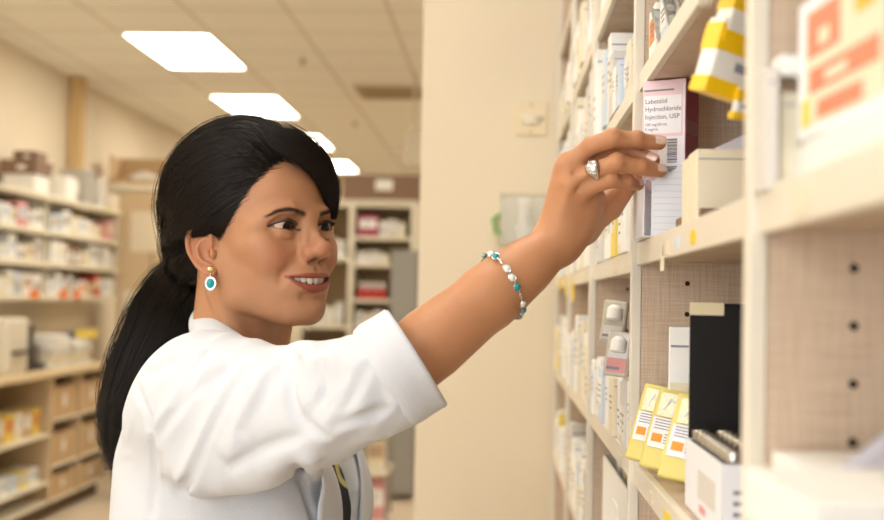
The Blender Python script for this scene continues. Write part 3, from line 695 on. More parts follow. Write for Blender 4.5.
while z < h*.46:
    q = rsb.choice([.0005,.0008,.0013]); mb.box(w/2-.018,w/2-.008,-d/2-.0010,-d/2-.0006,z,z+q); z += q+rsb.choice([.0005,.0008])
    if abs(z-.026) < .001: z += .003
mb.build('barcode', mat('barcode_grey', (120,122,136), rough=.7), t)
ti = mat('title_grey', (112,112,132), rough=.7)
for k, s_ in enumerate(('Labetalol','Hydrochloride','Injection, USP')): text_mesh(s_, .0066, ti, t, face_y(-w/2+.0032, -d/2-.0007, h*.79-.0077*k), 'title_text', sx=.95)
for k, s_ in enumerate(('100 mg/20 mL','5 mg/mL')): text_mesh(s_, .0040, ti, t, face_y(-w/2+.0032, -d/2-.0007, h*.79-.0077*3+.001-.0046*k), 'dose_text')
# ---- open white card bin that holds it
t = empty('open_carton', (0,0,0)); tag(t, 'open white carton with slanted front on the shelf under the woman\'s fingers', 'carton')
wm = mat('bin_white', (236,238,244), rough=.5)
yf, yb_ = 1.186, 1.278; x0 = .1405; x1 = at(690,200,yf)[0]+.002; zb_ = CAMZ+.0655
zl = at(645,181,yf)[2]; zr = at(690,160,yf)[2]
def prism_yz(xa, xb, pts): # not used widely
    n = len(pts); return [(xa,*p) for p in pts]+[(xb,*p) for p in pts], [tuple(range(n))[::-1], tuple(range(n,2*n))]+[(i,(i+1)%n,(i+1)%n+n,i+n) for i in range(n)]
mb = MB(); th = .0012
fp = [(x0+.004,zb_),(x1,zb_),(x1,zr),(x0+.004,zl)]
mb.add([(x,yf,z) for x, z in fp]+[(x,yf+th,z) for x, z in fp], [(0,1,2,3),(7,6,5,4),(0,4,5,1),(1,5,6,2),(2,6,7,3),(3,7,4,0)])
fr_o = mb.build('front_panel', wm, t)
mb = MB()
for k in range(11): 
    z = zb_+.006+k*.0062; mb.box(x0+.006,x1-.003,yf-.0002,yf,z,z+.0004)
mb.build('ruled_lines', mat('pale_line', (196,204,222), rough=.6), fr_o)
MB().box(x1-th,x1,yf+th,yb_,zb_,zr-.004).build('side_panel', wm, t); MB().box(x0,x1,yb_-th,yb_,zb_,zb_+.05).build('back_flap', wm, t); MB().box(x0,x1,yf,yb_,zb_-.001,zb_).build('base', wm, t)
v1, v2 = zl+.001, zl-.004
mb = MB(); mb.add([(x0-.003,yf+.010,zb_),(x0-.003,yb_-.02,zb_),(x0-.003,yb_-.02,v1),(x0-.003,yf+.004,v1),(x0-.0018,yf+.010,zb_),(x0-.0018,yb_-.02,zb_),(x0-.0018,yb_-.02,v1),(x0-.0018,yf+.004,v1)],[(0,1,2,3),(7,6,5,4),(0,4,5,1),(1,5,6,2),(2,6,7,3),(3,7,4,0)]); mb.build('side_flap', wm, t)
mb = MB(); mb.tube([(x0-.0024,yf+.004,v1),(x0+.001,yf+.003,v1+.002),(x0+.0045,yf+.002,v1-.001)], .0008, 6); mb.build('flap_fold', wm, t)
mb = MB(); mb.add([(x0-.002,yf-.004,zb_-.0015),(x0+.020,yf-.004,zb_-.0015),(x0+.020,yf+.05,zb_-.0015),(x0-.002,yf+.05,zb_-.0015),(x0-.002,yf-.004,zb_-.0003),(x0+.020,yf-.004,zb_-.0003),(x0+.020,yf+.05,zb_-.0003),(x0-.002,yf+.05,zb_-.0003)],[(0,1,2,3),(7,6,5,4),(0,4,5,1),(1,5,6,2),(2,6,7,3),(3,7,4,0)]); mb.build('bottom_flap', cm('pale grey'), t)
# ---- bay two, eye level shelf
def zc(v): return CAMZ+v
def put(px0, px1, Y, z0, py_top, d, c, c2, label, name='carton', group=None, style=0, rot=0):
    a, b = at(px0, 200, Y)[0], at(px1, 200, Y)[0]; zt = at((px0+px1)/2, py_top, Y)[2]
    return carton(((a+b)/2, Y+d/2, zc(z0)), b-a, d, zt-zc(z0), c, c2, rot, label, group, style, name)
tray((.225,1.06,zc(.0636)), .13, .14, .014, 'brown', 'shallow brown tray under the cream box on the eye-level shelf', name='shallow_tray', lab=False)['category'] = 'tray'
put(696,748,1.0,.0655,149,.045,'cream','cream','plain cream box beside the open white carton on the eye-level shelf', style=9)
put(687,694,1.05,.0655,158,.03,'cream','yellow','thin cream carton squeezed against the plain cream box', style=9)
a = at(712,149,1.03); b = at(748,133,1.03)
mb = MB(); mb.add([(a[0],1.02,a[2]-.002),(b[0]+.05,1.02,a[2]-.002),(b[0]+.05,1.09,b[2]+.012),(b[0],1.05,b[2]),(a[0],1.02,a[2]-.001),(b[0]+.05,1.02,a[2]-.001),(b[0]+.05,1.09,b[2]+.013),(b[0],1.05,b[2]+.001)],[(0,1,2,3),(7,6,5,4),(0,4,5,1),(1,5,6,2),(2,6,7,3),(3,7,4,0)]); o = mb.build('folded_leaflet', mat('lavender_paper', (222,222,238), rough=.7)); tag(o, 'folded pale lavender leaflet on top of the plain cream box', 'leaflet')
# ---- clip strip with yellow packs hanging from the shelf above
t = empty('hanging_strip', (0,0,0)); tag(t, 'clear clip strip hanging from the upper shelf edge', 'strip')
hx = at(735,60,.84); MB().box(hx[0]-.006,hx[0]+.006,.880,.8812,at(735,95,.88)[2],zc(.218)).build('strip', mat('clear_plastic'), t)
MB().box(XF-.004,XF+.004,.874,.886,zc(.214),zc(.2139)+.024).build('hook', mat('clear_plastic'), t)
ym = mat('pack_yellow', (244,200,20), rough=.4); om = mat('pack_orange', (240,150,30), rough=.45); wp = mat('pack_white', (238,236,228), rough=.4)
def pack(cx, cz, w, h, d, rot, label, Y):
    t = empty('hanging_pack', (cx, Y, cz)); t.rotation_euler = (math.radians(10), rot, math.radians(25)); tag(t, label, 'pack', 'yellow and white packs hanging on the strip')
    MB().box(-w/2,w/2,-d/2,d/2,-h/2,h/2,bev=.002).build('body', wp, t)
    e = .0004
    MB().box(-w/2-e,w/2+e,-d/2-e,d/2+e,-h/2-e,-h*.30).build('bottom_band', ym, t)
    MB().box(-w/2-e,w/2+e,-d/2-e,d/2+e,h*.06,h*.42).build('top_band', ym, t)
    MB().box(-w*.1,w*.25,-d/2-2*e,-d/2,-h*.16,-h*.04).build('print_block', ink, t)
for (px, py, w, h, rot, lab) in ((734,62,.045,.052,.20,'lower yellow and white pack on the hanging strip'),(744,22,.036,.040,.25,'upper yellow and white pack on the hanging strip'),(739,104,.010,.022,.1,'small yellow tab pack dangling at the foot of the strip')):
    p = at(px, py, .86); pack(p[0], p[2], w, h, .020 if w > .02 else .006, rot, lab, .86-(.004 if w < .04 else 0))
# ---- bay two, shelf above: bags, bottles
put(653,663,1.20,.240,2,.05,'white','orange','white carton with orange panel at the left of the upper shelf')
put(664,676,1.13,.240,-14,.05,'pale blue','white','pale blue carton behind grey blister pack on the upper shelf')
put(677,690,1.08,.240,-30,.05,'white','grey','white carton at the right of the upper shelf row')
def blister(loc, w, h, rot, label):
    t = empty('blister_pack', loc); t.rotation_euler = (math.radians(-18), 0, rot); tag(t, label, 'blister pack', 'blister packs')
    MB().box(-w/2,w/2,0,.0015,0,h).build('card', mat('foil_grey', (186,182,174), rough=.3, metal=.6), t)
    mb = MB()
    for i in range(2):
        for j in range(4):
            q, f_ = uvsphere((-w*.22+i*w*.44, -.001, h*(.15+.23*j)), .0052, 10, 6, (1,.55,.8)); mb.add(q, f_, 0, True)
    mb.build('bubbles', mat('clear_plastic'), t)
for k, (px, py, Y) in enumerate(((653,52,1.17),(661,42,1.10),(669,30,1.035))):
    p = at(px, py, Y); blister((.158, Y, zc(.238)), .022, .048, math.radians(35), f'grey blister pack, {WORDS[k]} from the far end of the upper shelf edge')
bottle_obj((.156,1.235,zc(.240)), .008, .05, 'green', 'yellow', 'small bottle with yellow cap beside the divider on the upper shelf')
# ---- bay two, lower shelf
t = empty('yellow_tray', (0,0,0)); tag(t, 'open yellow box behind the yellow packs on the lower shelf', 'box')
yc_ = mat('pale_yellow_plastic', (222,208,118), rough=.4); z0 = zc(-.1634)
mb = MB()
mb.box(.171,.30,1.255,1.258,z0,z0+.082); mb.box(.171,.30,1.11,1.113,z0,z0+.05); mb.box(.171,.173,1.113,1.255,z0,z0+.055); mb.box(.298,.30,1.113,1.255,z0,z0+.07); mb.box(.178,.298,1.113,1.255,z0,z0+.002); mb.build('shell', yc_, t)
for k, (px, py, Y) in enumerate(((639,412,1.225),(655,424,1.165),(676,440,1.095))):
    t = empty('yellow_pack', (at(px,py,Y)[0]+.004, Y, z0+.0075)); t.rotation_euler = (math.radians(-17), math.radians(8), math.radians(-28)); tag(t, f'yellow pouch with clear label, {["farthest","middle","nearest"][k]} of three on the lower shelf', 'pouch', 'yellow pouches on the lower shelf')
    w, h = .034+.003*k, .078; vv = Vol((-25,-12,-3),(25,12,85), 1.5)
    vv.op((-w*500,-6,0),(w*500,6,h*1000), lambda X,Y_,Z,w=w,h=h: np.maximum(np.maximum(np.abs(X)-w*500, np.abs(Z-h*500)-h*500), np.abs(Y_)-(7-5*(Z/(h*1000))**2)), 1.0, 'u', pad=5)
    V_, Q_ = vv.mesh(); np_mesh('pouch', V_/1000, Q_, yc_, t)
    MB().box(-w*.40,w*.36,-.0082,-.0074,h*.25,h*.62).build('label', wl, t); MB().box(-w*.34,w*.34,-.0078,-.0066,h*.64,h*.93).build('clear_window', mat('foil_white', (222,216,180), rough=.2, noise=.35, nscale=260), t)
    MB().box(-w*.32,-w*.05,-.0088,-.0080,h*.32,h*.42).build('orange_mark', om, t); pm = MB(); [pm.box(-w*.32,w*(.28-.09*(q%3)),-.0086,-.0080,h*(.585-.035*q),h*(.597-.035*q)) for q in range(4)]; [pm.box(w*.0,w*(.30-.05*(q%2)),-.0086,-.0080,h*(.42-.035*q),h*(.432-.035*q)) for q in range(4)]; pm.build('print', ink, t)
    mb = MB(); mb.tube([(-w*.2,-.0075,h*.72),(-w*.05,-.009,h*.86),(w*.15,-.0085,h*.80),(w*.08,-.008,h*.68)], .0012, 6); mb.build('cord', wl, t)
put(676,698,1.18,-.1608,327,.05,'white','cream','upright white carton in the yellow tray beside the black box', style=1, rot=-.2)
a = at(694,300,1.03); t = empty('black_box', (a[0]+.05, 1.045, z0)); t.rotation_euler[2] = -.19; tag(t, 'tall glossy black box standing behind the carton of vials', 'box')
hb = at(694,303,1.03)[2]-z0
MB().box(-.05,.06,-.012,.02,0,hb,bev=.002).build('body', mat('black_gloss', (20,16,14), rough=.5, spec=.15), t); MB().box(-.05,-.022,-.0135,-.011,hb-.010,hb+.0005).build('gold_strip', mat('pale_gold_card', (214,200,160), rough=.4), t)
# vial carton
a = at(722,470,.857); w, d, h = .10, .165, .054
t = empty('vial_carton', (a[0]+w/2, .857+d/2, z0)); tag(t, 'open white carton packed with silver capped vials on the lower shelf', 'carton')
mb = MB(); th = .0015
mb.box(-w/2,w/2,-d/2,-d/2+th,0,h); mb.box(-w/2,w/2,d/2-th,d/2,0,h); mb.box(-w/2,-w/2+th,-d/2+th,d/2-th,0,h); mb.box(w/2-th,w/2,-d/2+th,d/2-th,0,h); mb.box(-w/2+th,w/2-th,-d/2+th,d/2-th,0,th); mb.build('body', wm, t)
MB().box(-w/2-.0004,-w/2,-d*.35,d*.1,h*.3,h*.7).build('side_print', cm('pale grey'), t)
for k in range(3): MB().box(-w/2+.008,w/2-.02,-d/2-.0004,-d/2,h*(.62-.14*k),h*(.67-.14*k)).build('print', mat('barcode_grey'), t)
MB().box(-w/2-.0006,-w/2,-d*.1,d*.05,h*.12,h*.22).build('red_print', cm('pink'), t)
capm = mat('vial_cap', (196,192,184), rough=.25, metal=.9); glm = mat('vial_glass', (225,230,230), rough=.05, trans=.9); rub = mat('vial_stopper', (90,88,84), rough=.5)
rows, colsn = 8, 5; fv = None
for i in range(rows):
    for j in range(colsn):
        p = (t.location.x-w/2+.0105+j*.0195, t.location.y-d/2+.0115+i*.0203, z0+.0095)
        if fv is None:
            mb = MB(); mb.lathe([(.0085,0),(.0090,.001),(.0090,.034),(.0060,.040),(.0060,.044)], n=14); g = mb.build('vial', glm)
            mb = MB(); mb.lathe([(.0068,.043),(.0072,.044),(.0072,.0515),(.0066,.0525),(.0030,.0525),(.0030,.0515),(0,.0515)], n=14); c_ = mb.build('cap', capm, g); mb = MB(); mb.lathe([(0,.0512),(.0029,.0512),(.0026,.0522),(0,.0524)], n=10); s_ = mb.build('stopper', rub, g); fv = (g, c_, s_); o = g
        else:
            o = fv[0].copy(); col.objects.link(o)
            for q in fv[1:]: u = q.copy(); u.parent = o; col.objects.link(u)
        o.location = p; tag(o, f'silver capped vial, {WORDS[i]} row from the front, {WORDS[j]} from the left', 'vial', 'vials in the open white carton')
# ---- bay one
t = carton((.226,.575,zc(.0638)), .14, .20, .021, 'white', 'pale grey', 0, 'flat white carton under the orange labelled carton at top right', None, 9)
bx0, by0, bz0 = .158, .555, zc(.0852)
t = empty('labelled_carton', (.21, by0, bz0)); tag(t, 'large blurred white carton with orange red labels at the top right', 'carton'); t.rotation_euler[2] = math.radians(4)
w, d, h = .10, .19, .072
MB().box(-w/2,w/2,-d/2,d/2,0,h,bev=.002).build('body', mat('bin_white'), t)
orr = mat('label_orange', (232,132,100), rough=.5); yl = mat('label_lime', (216,206,60), rough=.5)
def lf(ya, yb, za, zb, m, nme, e=.0004): MB().box(-w/2-e,-w/2+.0005,ya,yb,za,zb).build(nme, m, t)
lf(-.085,.080,.006,.064,cm('cream'),'label_ground',.0002); lf(.045,.060,.044,.052,cm('cream'),'label_mark',.0006); lf(.02,.05,.025,.030,cm('cream'),'label_mark',.0006)
lf(.030,.078,.040,.063,orr,'orange_panel'); lf(-.02,.074,.022,.034,orr,'orange_strip'); lf(-.06,-.028,.008,.056,orr,'orange_panel'); lf(.0,.062,.008,.017,orr,'orange_strip'); lf(-.015,.01,.048,.064,mat('label_amber', (240,180,40), rough=.5),'amber_mark'); lf(-.06,-.02,.056,.068,yl,'lime_mark'); lf(.074,.086,.006,.02,yl,'lime_mark')
put(765,778,.655,.062,66,.03,'pale grey','white','tall pale carton next to the divider at top right', style=9)
put(779,799,.662,.062,92,.024,'cream','white','short cream carton between the pale carton and orange labelled one', style=9)
o = put(780,803,.655,.1225,54,.024,'white','white','small white carton resting on the short cream one', style=9); 
carton((.224,.619,zc(-.163)), .15, .115, .085, 'white','pale grey',0,'white carton at the lower right, standing under a paper sheet',None,2)
carton((.163,.50,zc(-.163)), .10, .10, .070, 'yellow','cream',.06,'yellow carton at the lower right corner',None,9)
carton((.163,.50,zc(-.0928)), .105, .104, .022, 'white','cream',.04,'flat white carton lying on the yellow one at the lower right corner',None,9)
mb = MB(); mb.add([(.16,.60,zc(-.0815)),(.29,.62,zc(-.0815)),(.29,.66,zc(-.028)),(.235,.66,zc(-.040)),(.16,.60,zc(-.0805)),(.29,.62,zc(-.0805)),(.29,.66,zc(-.027)),(.235,.66,zc(-.039))],[(0,1,2,3),(7,6,5,4),(0,4,5,1),(1,5,6,2),(2,6,7,3),(3,7,4,0)]); o = mb.build('paper_sheet', mat('lavender_paper')); tag(o, 'white paper sheet leaning on the lower right carton', 'paper')
# ---- rows of cartons in the deeper bays
BN = ['nearest','second','third','fourth','fifth']; LN = {-.585:'lowest visible shelf', -.375:'bottom shelf', -.165:'lower shelf', .062:'eye-level shelf', .240:'shelf above eye level', .425:'high shelf', .64:'topmost shelf'}
rs = np.random.RandomState(21)
for b in (2,3,4):
    for z in ([q for q in LV if q > -.5 and (b == 2 or q < .6)]):
        if b == 2 and z == -.375: continue
        y = PY[b+1]-.012; i = 0; zz = z-.006 if (abs(z-.062) < .01) else z
        gap = .17 if z < .6 else .12
        while y > PY[b]+PT+.03:
            w = rs.uniform(.03,.065); h = rs.uniform(.5,.88)*min(gap,.16); dep = rs.uniform(.09,.13)
            if b == 2 and z == .240 and y < 1.62: h = .055+.035*(1.62-y); 
            if b == 2 and z == .062: h = min(h, .085+.02*rs.rand())
            if b == 2 and z == -.165: h = .07+.02*rs.rand()
            if z == .425: h *= .8
            if y-w < PY[b]+PT+.004: break
            c = ['white','white','white','cream','pale blue','pale grey','white','white'][rs.randint(8)]
            if rs.rand() < .02: c = 'yellow'
            xx = XF-.006+dep/2+rs.uniform(0,.010)
            carton((xx, y-w/2, zc(zz)+.0019), dep, w*.96, round(h,3), c, ['cream','white','pale grey','pale blue','white','cream'][rs.randint(6)], 0, f'{c} carton, {WORDS[i]} from far end, {LN[z]}, {BN[b]} bay', 'cartons in the deeper bays', style=rs.randint(3)); y -= w+.002; i += 1
for z in (-.375,):
    y = 1.27; i = 0
    while y > .74:
        w = rs.uniform(.03,.06); h = rs.uniform(.06,.10); c = ['white','cream','pale grey','white'][rs.randint(4)]
        carton((XF+.072, y-w/2, zc(z)+.0006), .12, w*.96, round(h,3), c, 'cream', 0, f'{c} carton, {WORDS[i]} from far end, {LN[z]}, second bay', 'cartons in the deeper bays', style=1); y -= w+.002; i += 1
# clear clamshell pack standing out of the third bay
for k, (px, py, Y, hh) in enumerate(((612,322,1.42,.05),(616,354,1.38,.05))):
    p = at(px, py, Y); t = empty('clamshell_pack', (p[0], Y, p[2]-.025)); t.rotation_euler = (math.radians(-8), math.radians(5), math.radians(-15)); tag(t, ['upper clear clamshell pack with white cap in the third bay','lower clear clamshell pack with pink label in the third bay'][k], 'clamshell pack', 'clear clamshell packs in the third bay')
    mb = MB(); mb.box(-.014,.014,-.006,.006,0,hh,bev=.003); mb.build('shell', mat('cloudy_plastic', (226,222,208), rough=.15, trans=.35), t)
    mb = MB(); mb.lathe([(.006,.026),(.009,.028),(.009,.040),(.005,.044),(0,.044)], cy=-.006, n=14); mb.build('cap', cm('white'), t)
    MB().box(-.011,.011,-.0075,-.006,.004,.020).build('label', [cm('pale grey'), cm('pink')][k], t); MB().box(-.011,.004,-.008,-.0074,.007,.010).build('print', ink, t)
tray((.222,1.63,zc(-.3734)), .13, .40, .150, 'white', 'deep open white bin on the bottom shelf of the third bay', name='deep_bin', lab=True)
for k in range(4): carton((.222,1.50+.085*k,zc(-.3695)), .10, .05, .165, ['white','pale blue','cream','white'][k], 'white', 0, f'{["white","pale blue","cream","white"][k]} carton standing {WORDS[k]} in the deep open white bin', 'cartons in the deep bin')
# ================================================================ PERSON: arm and hand (mm, world axes, origin AO)
AO = np.array([-.30, 1.0, 1.30])
def am(p): return (np.asarray(p)-AO)*1000
def pa(x, y, Y): return am(at(x, y, Y))
HANDP = {
 'index':  [(569,166,1.190),(590,146,1.176),(613,139,1.166),(637,140.5,1.170),(659,143,1.176)],
 'middle': [(568,172,1.194),(592,158,1.196),(613,150,1.192),(636,152,1.188),(653,160.5,1.181)],
 'ring':   [(571,184,1.186),(594,171,1.172),(617,163,1.163),(641,168,1.170),(660,171,1.178)],
 'pinky':  [(576,198,1.192),(592,186,1.180),(611,180,1.172),(627,182,1.180),(638,185,1.192)],
 'thumb':  [(582,226,1.236),(608,205,1.250),(626,184,1.258),(642,166,1.260),(655,153,1.258)]}
HANDR = {'index': [9.5,8.8,9.0,8.0,6.8], 'middle': [9.5,8.6,8.8,7.8,6.6], 'ring': [9.5,8.4,8.6,7.4,6.2], 'pinky': [9,7.8,7.8,6.8,5.6], 'thumb': [17,16,12,10,7.5]}
ELB = (374,389,1.135); WR = (556,243,1.205)
def build_arm():
    v = Vol((0,90,20), (475,290,325), 1.25)
    e = pa(*ELB); w = pa(*WR); m1 = e+(w-e)*.3; m2 = e+(w-e)*.62; m3 = e+(w-e)*.82
    v.chain([e+(w-e)*.1, m1, m2, m3], [33,35,30,24.5], 12)
    off = np.array([0,12,0])
    v.chain([m2+off*.5, m3+off*.7, w+off*.8], [27,23.5,20], 12); v.chain([m2-off*.2, m3-off*.3, w-off*.3], [27,22.5,18.5], 12)
    # palm: a fan of capsules from the wrist to the knuckles
    for k, r0, r1 in (('index',14,10),('middle',14,10.5),('ring',14,10.5),('pinky',14,10)):
        p = pa(*HANDP[k][0]); v.cap(w+np.array([0,4,0]), p+np.array([0,4,0]), r0+3, r1+1.5, 12)
    v.cap(w+np.array([8,14,6]), pa(584,196,1.215), 20, 14, 14)            # heel of the hand
    v.cap(pa(578,228,1.21), pa(590,200,1.205), 15, 12, 14)                # little-finger side
    v.cap(w+np.array([6,24,8]), pa(*HANDP['thumb'][0]), 18, 16, 14); v.cap(pa(582,226,1.236), pa(590,200,1.22), 16, 13, 14)
    bones = openvdb and list(HANDP)
    for k in bones:
        P = [pa(*q) for q in HANDP[k]]; R = HANDR[k]
        a = Vol.__new__(Vol); 
        v.cap(P[0], P[1], R[0], R[1]*.96, 6)
        v.chain(P[1:], R[1:], 2.2)
        # joint folds and pads
        for j in (2, 3):
            v.ell(P[j]+(np.array([0,-1.2,1.6]) if k != 'thumb' else 0), (R[j]*1.0,)*3, 3)
    # knuckles and tendons
    for k in ('index', 'ring', 'middle'):
        P = [pa(*q) for q in HANDP[k]]; v.ell(P[0]+np.array([1,-2,1]), (10.8,10.8,10.8), 8)
        v.cap(P[0]+np.array([-2,-9.5,-2]), w+np.array([2,-15,14])*.9, 2.0, 1.0, 8)
    for a, b in (('index','ring'),('ring','pinky')):
        A = (pa(*HANDP[a][0])+pa(*HANDP[b][0]))/2; B = (pa(*HANDP[a][1])+pa(*HANDP[b][1]))/2
        v.chain([A+np.array([3,-13,0]), A*.5+B*.5+np.array([0,-11.5,0]), B+np.array([0,-9,0])], [.6,1.4,1.8], 6, 's')
    V, Q = v.mesh()
    return V, Q
def arm_color(V):
    n = len(V); base = np.tile(np.array(srgb((190,136,98))), (n,1))
    nz = vnoise(V, .03, 5)*.5+vnoise(V, .12, 6)*.35+vnoise(V, .4, 8)*.15
    base = base*(1+.07*nz[:,None])
    def mix(w, rgb): nonlocal base; base = base*(1-w[:,None])+np.array(srgb(rgb))*w[:,None]
    for k, P in HANDP.items():
        for j, s_ in ((0,9),(2,8),(3,6),(4,8)):
            d = np.linalg.norm(V-pa(*P[j]), axis=1); mix(.30*np.exp(-(d/s_/1.2)**2), (186,110,80))
    return base
def make_nails(parent):
    m = mat('nail_polish', (232,196,178), rough=.15, spec=.7, coat=.6)
    for k in HANDP:
        P = [pa(*q) for q in HANDP[k]]; R = HANDR[k]
        t = P[4]-P[3]; t /= np.linalg.norm(t)
        up = np.array([0.05,-.86,.5]) if k != 'thumb' else np.array([0,1,.1])
        if k == 'index': up = np.array([-.1,-.88,.46])
        up = up-t*(up@t); up /= np.linalg.norm(up); s = np.cross(t, up)
        V = []; nu, nv = 11, 9; r = R[4]*1.06
        c = P[4]-t*1.5
        for sh in (0, -1.0):
            for i in range(nu):
                a = -1+2*i/(nu-1)
                for j in range(nv):
                    b = -1+2*j/(nv-1); wd = .80*math.sqrt(max(0, 1-(abs(a)**3)*.55))
                    an = b*wd; rad = r+sh-(.05*r*(a*a))+.15
                    V.append(c+t*(a*r*.86+.4)+up*(rad*math.cos(an))*1.0+s*(rad*math.sin(an)))
        g = nu*nv; Fq = []
        for i in range(nu-1):
            for j in range(nv-1):
                q = (i*nv+j, i*nv+j+1, (i+1)*nv+j+1, (i+1)*nv+j); Fq.append(q); Fq.append(tuple(x+g for x in q[::-1]))
        edge = [i*nv for i in range(nu)]+[(nu-1)*nv+j for j in range(1, nv)]+[i*nv+nv-1 for i in range(nu-2, -1, -1)]+[j for j in range(nv-2, 0, -1)]
        for i in range(len(edge)):
            a, b = edge[i], edge[(i+1) % len(edge)]; Fq.append((a, b, b+g, a+g))
        np_mesh('fingernail', np.array(V)/1000+AO, np.array(Fq), m, parent)
# ---------------------------------------------------------------- body under the clothes, legs, trousers, shoes
BC = np.array([-.292, 1.435])
TROT = math.radians(-15)
def rt(p):
    c, s_ = math.cos(TROT), math.sin(TROT); x, y = BC*1000; q = np.array(p, float); dx, dy = q[...,0]-x, q[...,1]-y
    q[...,0] = x+c*dx-s_*dy; q[...,1] = y+s_*dx+c*dy
    return q
def unrt(p):
    c, s_ = math.cos(-TROT), math.sin(-TROT); x, y = BC*1000; q = np.array(p, float); dx, dy = q[...,0]-x, q[...,1]-y
    q[...,0] = x+c*dx-s_*dy; q[...,1] = y+s_*dx+c*dy
    return q
def build_torso():
    v = Vol((-480,1190,500), (-100,1690,1460), 6)
    x, y = BC*1000; R = rz(TROT)
    v.ell((x,y,1200), (102,140,160), 1, R=R)
    v.ell((x-5,y,1000), (98,132,160), 40, R=R); v.ell((x-5,y,860), (114,160,140), 40, R=R)
    v.cap((x-12,y-105,1325), rt((x-12,y+130,1320)), 38, 38, 40)
    v.cap((-318,1432,1330), (-302,1420,1385), 54, 52, 20)
    for s in (-1, 1): v.ell(rt((x+68,y+s*50,1190)), (48,50,56), 30)
    for s in (-1, 1): v.cap(rt((x-5,y+s*80,840)), rt((x,y+s*75,520)), 78, 60, 25)
    v.cap(rt((x-22,y+140,1320)), rt((x-15,y+200,1080)), 42, 38, 20)
    return v.mesh()
def build_coat():
    v = Vol((-500,1050,560), (20,1730,1460), 3)
    x, y = BC*1000
    R = rz(TROT)
    v.ell((x-12,y,1215), (130,170,190), 1, R=R)
    v.ell((x+8,y,1010), (110,154,220), 50, R=R); v.chain([rt((x+2,y-35,930)), rt((x-2,y-35,600))], [112,138], 50); v.chain([rt((x+2,y+35,930)), rt((x-2,y+35,600))], [112,138], 50)
    v.cap((x-40,y-122,1320), rt((x-38,y+128,1318)), 64, 60, 45)
    v.cap(rt((x-30,y-40,1352)), rt((x-30,y+40,1352)), 58, 58, 30)
    for s in (-1, 1): v.ell(rt((x+62,y+s*64,1200)), (58,64,66), 40)
    S = at(210,404,1.285)*1000; E = at(*ELB)*1000; W = at(*WR)*1000; A1 = at(258,410,1.235)*1000; A2 = at(318,408,1.17)*1000
    C0 = at(398,371,1.135)*1000; C1 = at(411,362,1.138)*1000
    v.chain([S, A1, A2, at(362,388,1.14)*1000, C0], [78,67,55,50,49], 26)
    v.cap(rt((x-38,y+135,1316)), rt((x-20,y+212,1090)), 58, 52, 30); v.cap(rt((x-20,y+212,1090)), rt((x+50,y+190,930)), 50, 45, 20)
    # armpit drape
    v.cap(at(205,470,1.24)*1000, at(262,462,1.19)*1000, 26, 22, 34)
    P3 = lambda a, b, Y: at(a, b, Y)*1000
    # folds of the sleeve: raised ridges and grooves
    # open front
    def cut(X, Y, Z):
        c, s_ = math.cos(-TROT), math.sin(-TROT); X2 = x+c*(X-x)-s_*(Y-y); Y2 = y+s_*(X-x)+c*(Y-y)
        w = 9+np.clip((Z-1100)/260, 0, 1)*60
        return np.maximum(np.maximum(np.abs(Y2-y)-w, (x+30)-X2), 1060-Z)
    v.op((x+0,y-140,1060), (x+220,y+110,1450), cut, 6, 's')
    # the neck comes out at the top
    v.cap((x-30,y,1350), (x+8,y-10,1480), 58, 70, 8, 's')
    # cloth noise
    P = np.stack(np.meshgrid(*[v.lo[i]+np.arange(v.n[i])*v.h for i in range(3)], indexing='ij'), -1)[::1]
    near = np.abs(v.g) < 12
    q = P[near]; nz = vnoise(q*np.array([1,1,.45]), .018, 11)*2.2+vnoise(q, .05, 12)*.5
    dF = P3(300,370,1.13)-P3(200,480,1.17); dF /= np.linalg.norm(dF); up_ = np.cross(dF, [0,1,0]); up_ /= np.linalg.norm(up_)
    cf = np.stack([(q@dF)/150, (q@up_)/30, q[:,1]/90], 1); cf += vnoise(q, .012, 15)[:,None]*.5
    rg = vnoise(cf, 1.0, 16); rg2 = vnoise(cf*np.array([1.6,2.1,1.5]), 1.0, 17)
    arm_w = sm01(q[:,2], 1180, 1290)
    nz = nz-(2.6*(1-np.abs(rg)*2)*.8+1.0*(1-np.abs(rg2)*2)*.8)*(.35+.65*arm_w)
    v.g[near] += nz.astype(np.float32)
    # folds that lie on the cloth: found by looking along each sight line for the surface
    def surf(px, py):
        for Yq in np.arange(.98, 1.5, .0015):
            p = at(px, py, Yq)*1000; k = np.round((p-v.lo)/v.h).astype(int)
            if (k < 0).any() or (k >= v.n).any(): continue
            if v.g[tuple(k)] < 0: return Yq
        return None
    def fold(pts, depth, rad, k, mode):
        n = 14; t = np.linspace(0, 1, len(pts)); tt = np.linspace(0, 1, n); A = np.array(pts, float)
        X = np.interp(tt, t, A[:,0]); Z = np.interp(tt, t, A[:,1])
        for _ in range(3): X[1:-1] = (X[:-2]+2*X[1:-1]+X[2:])/4; Z[1:-1] = (Z[:-2]+2*Z[1:-1]+Z[2:])/4
        ys = [surf(a, b) for a, b in zip(X, Z)]
        if any(y_ is None for y_ in ys): ok = [y_ for y_ in ys if y_]; ys = [y_ if y_ else ok[-1] for y_ in ys]
        for _ in range(2): ys = [ys[0]]+[(ys[i-1]+2*ys[i]+ys[i+1])/4 for i in range(1, n-1)]+[ys[-1]]
        P = []
        for a, b, y_, q in zip(X, Z, ys, tt):
            w_ = math.sin(math.pi*min(1, max(0, q*.9+.05)))**.7
            off = (-rad+depth*w_) if mode == 's' else (rad-depth*w_)
            P.append(at(a, b, y_+off/1000)*1000)
        v.chain(P, [rad]*n, k, mode)
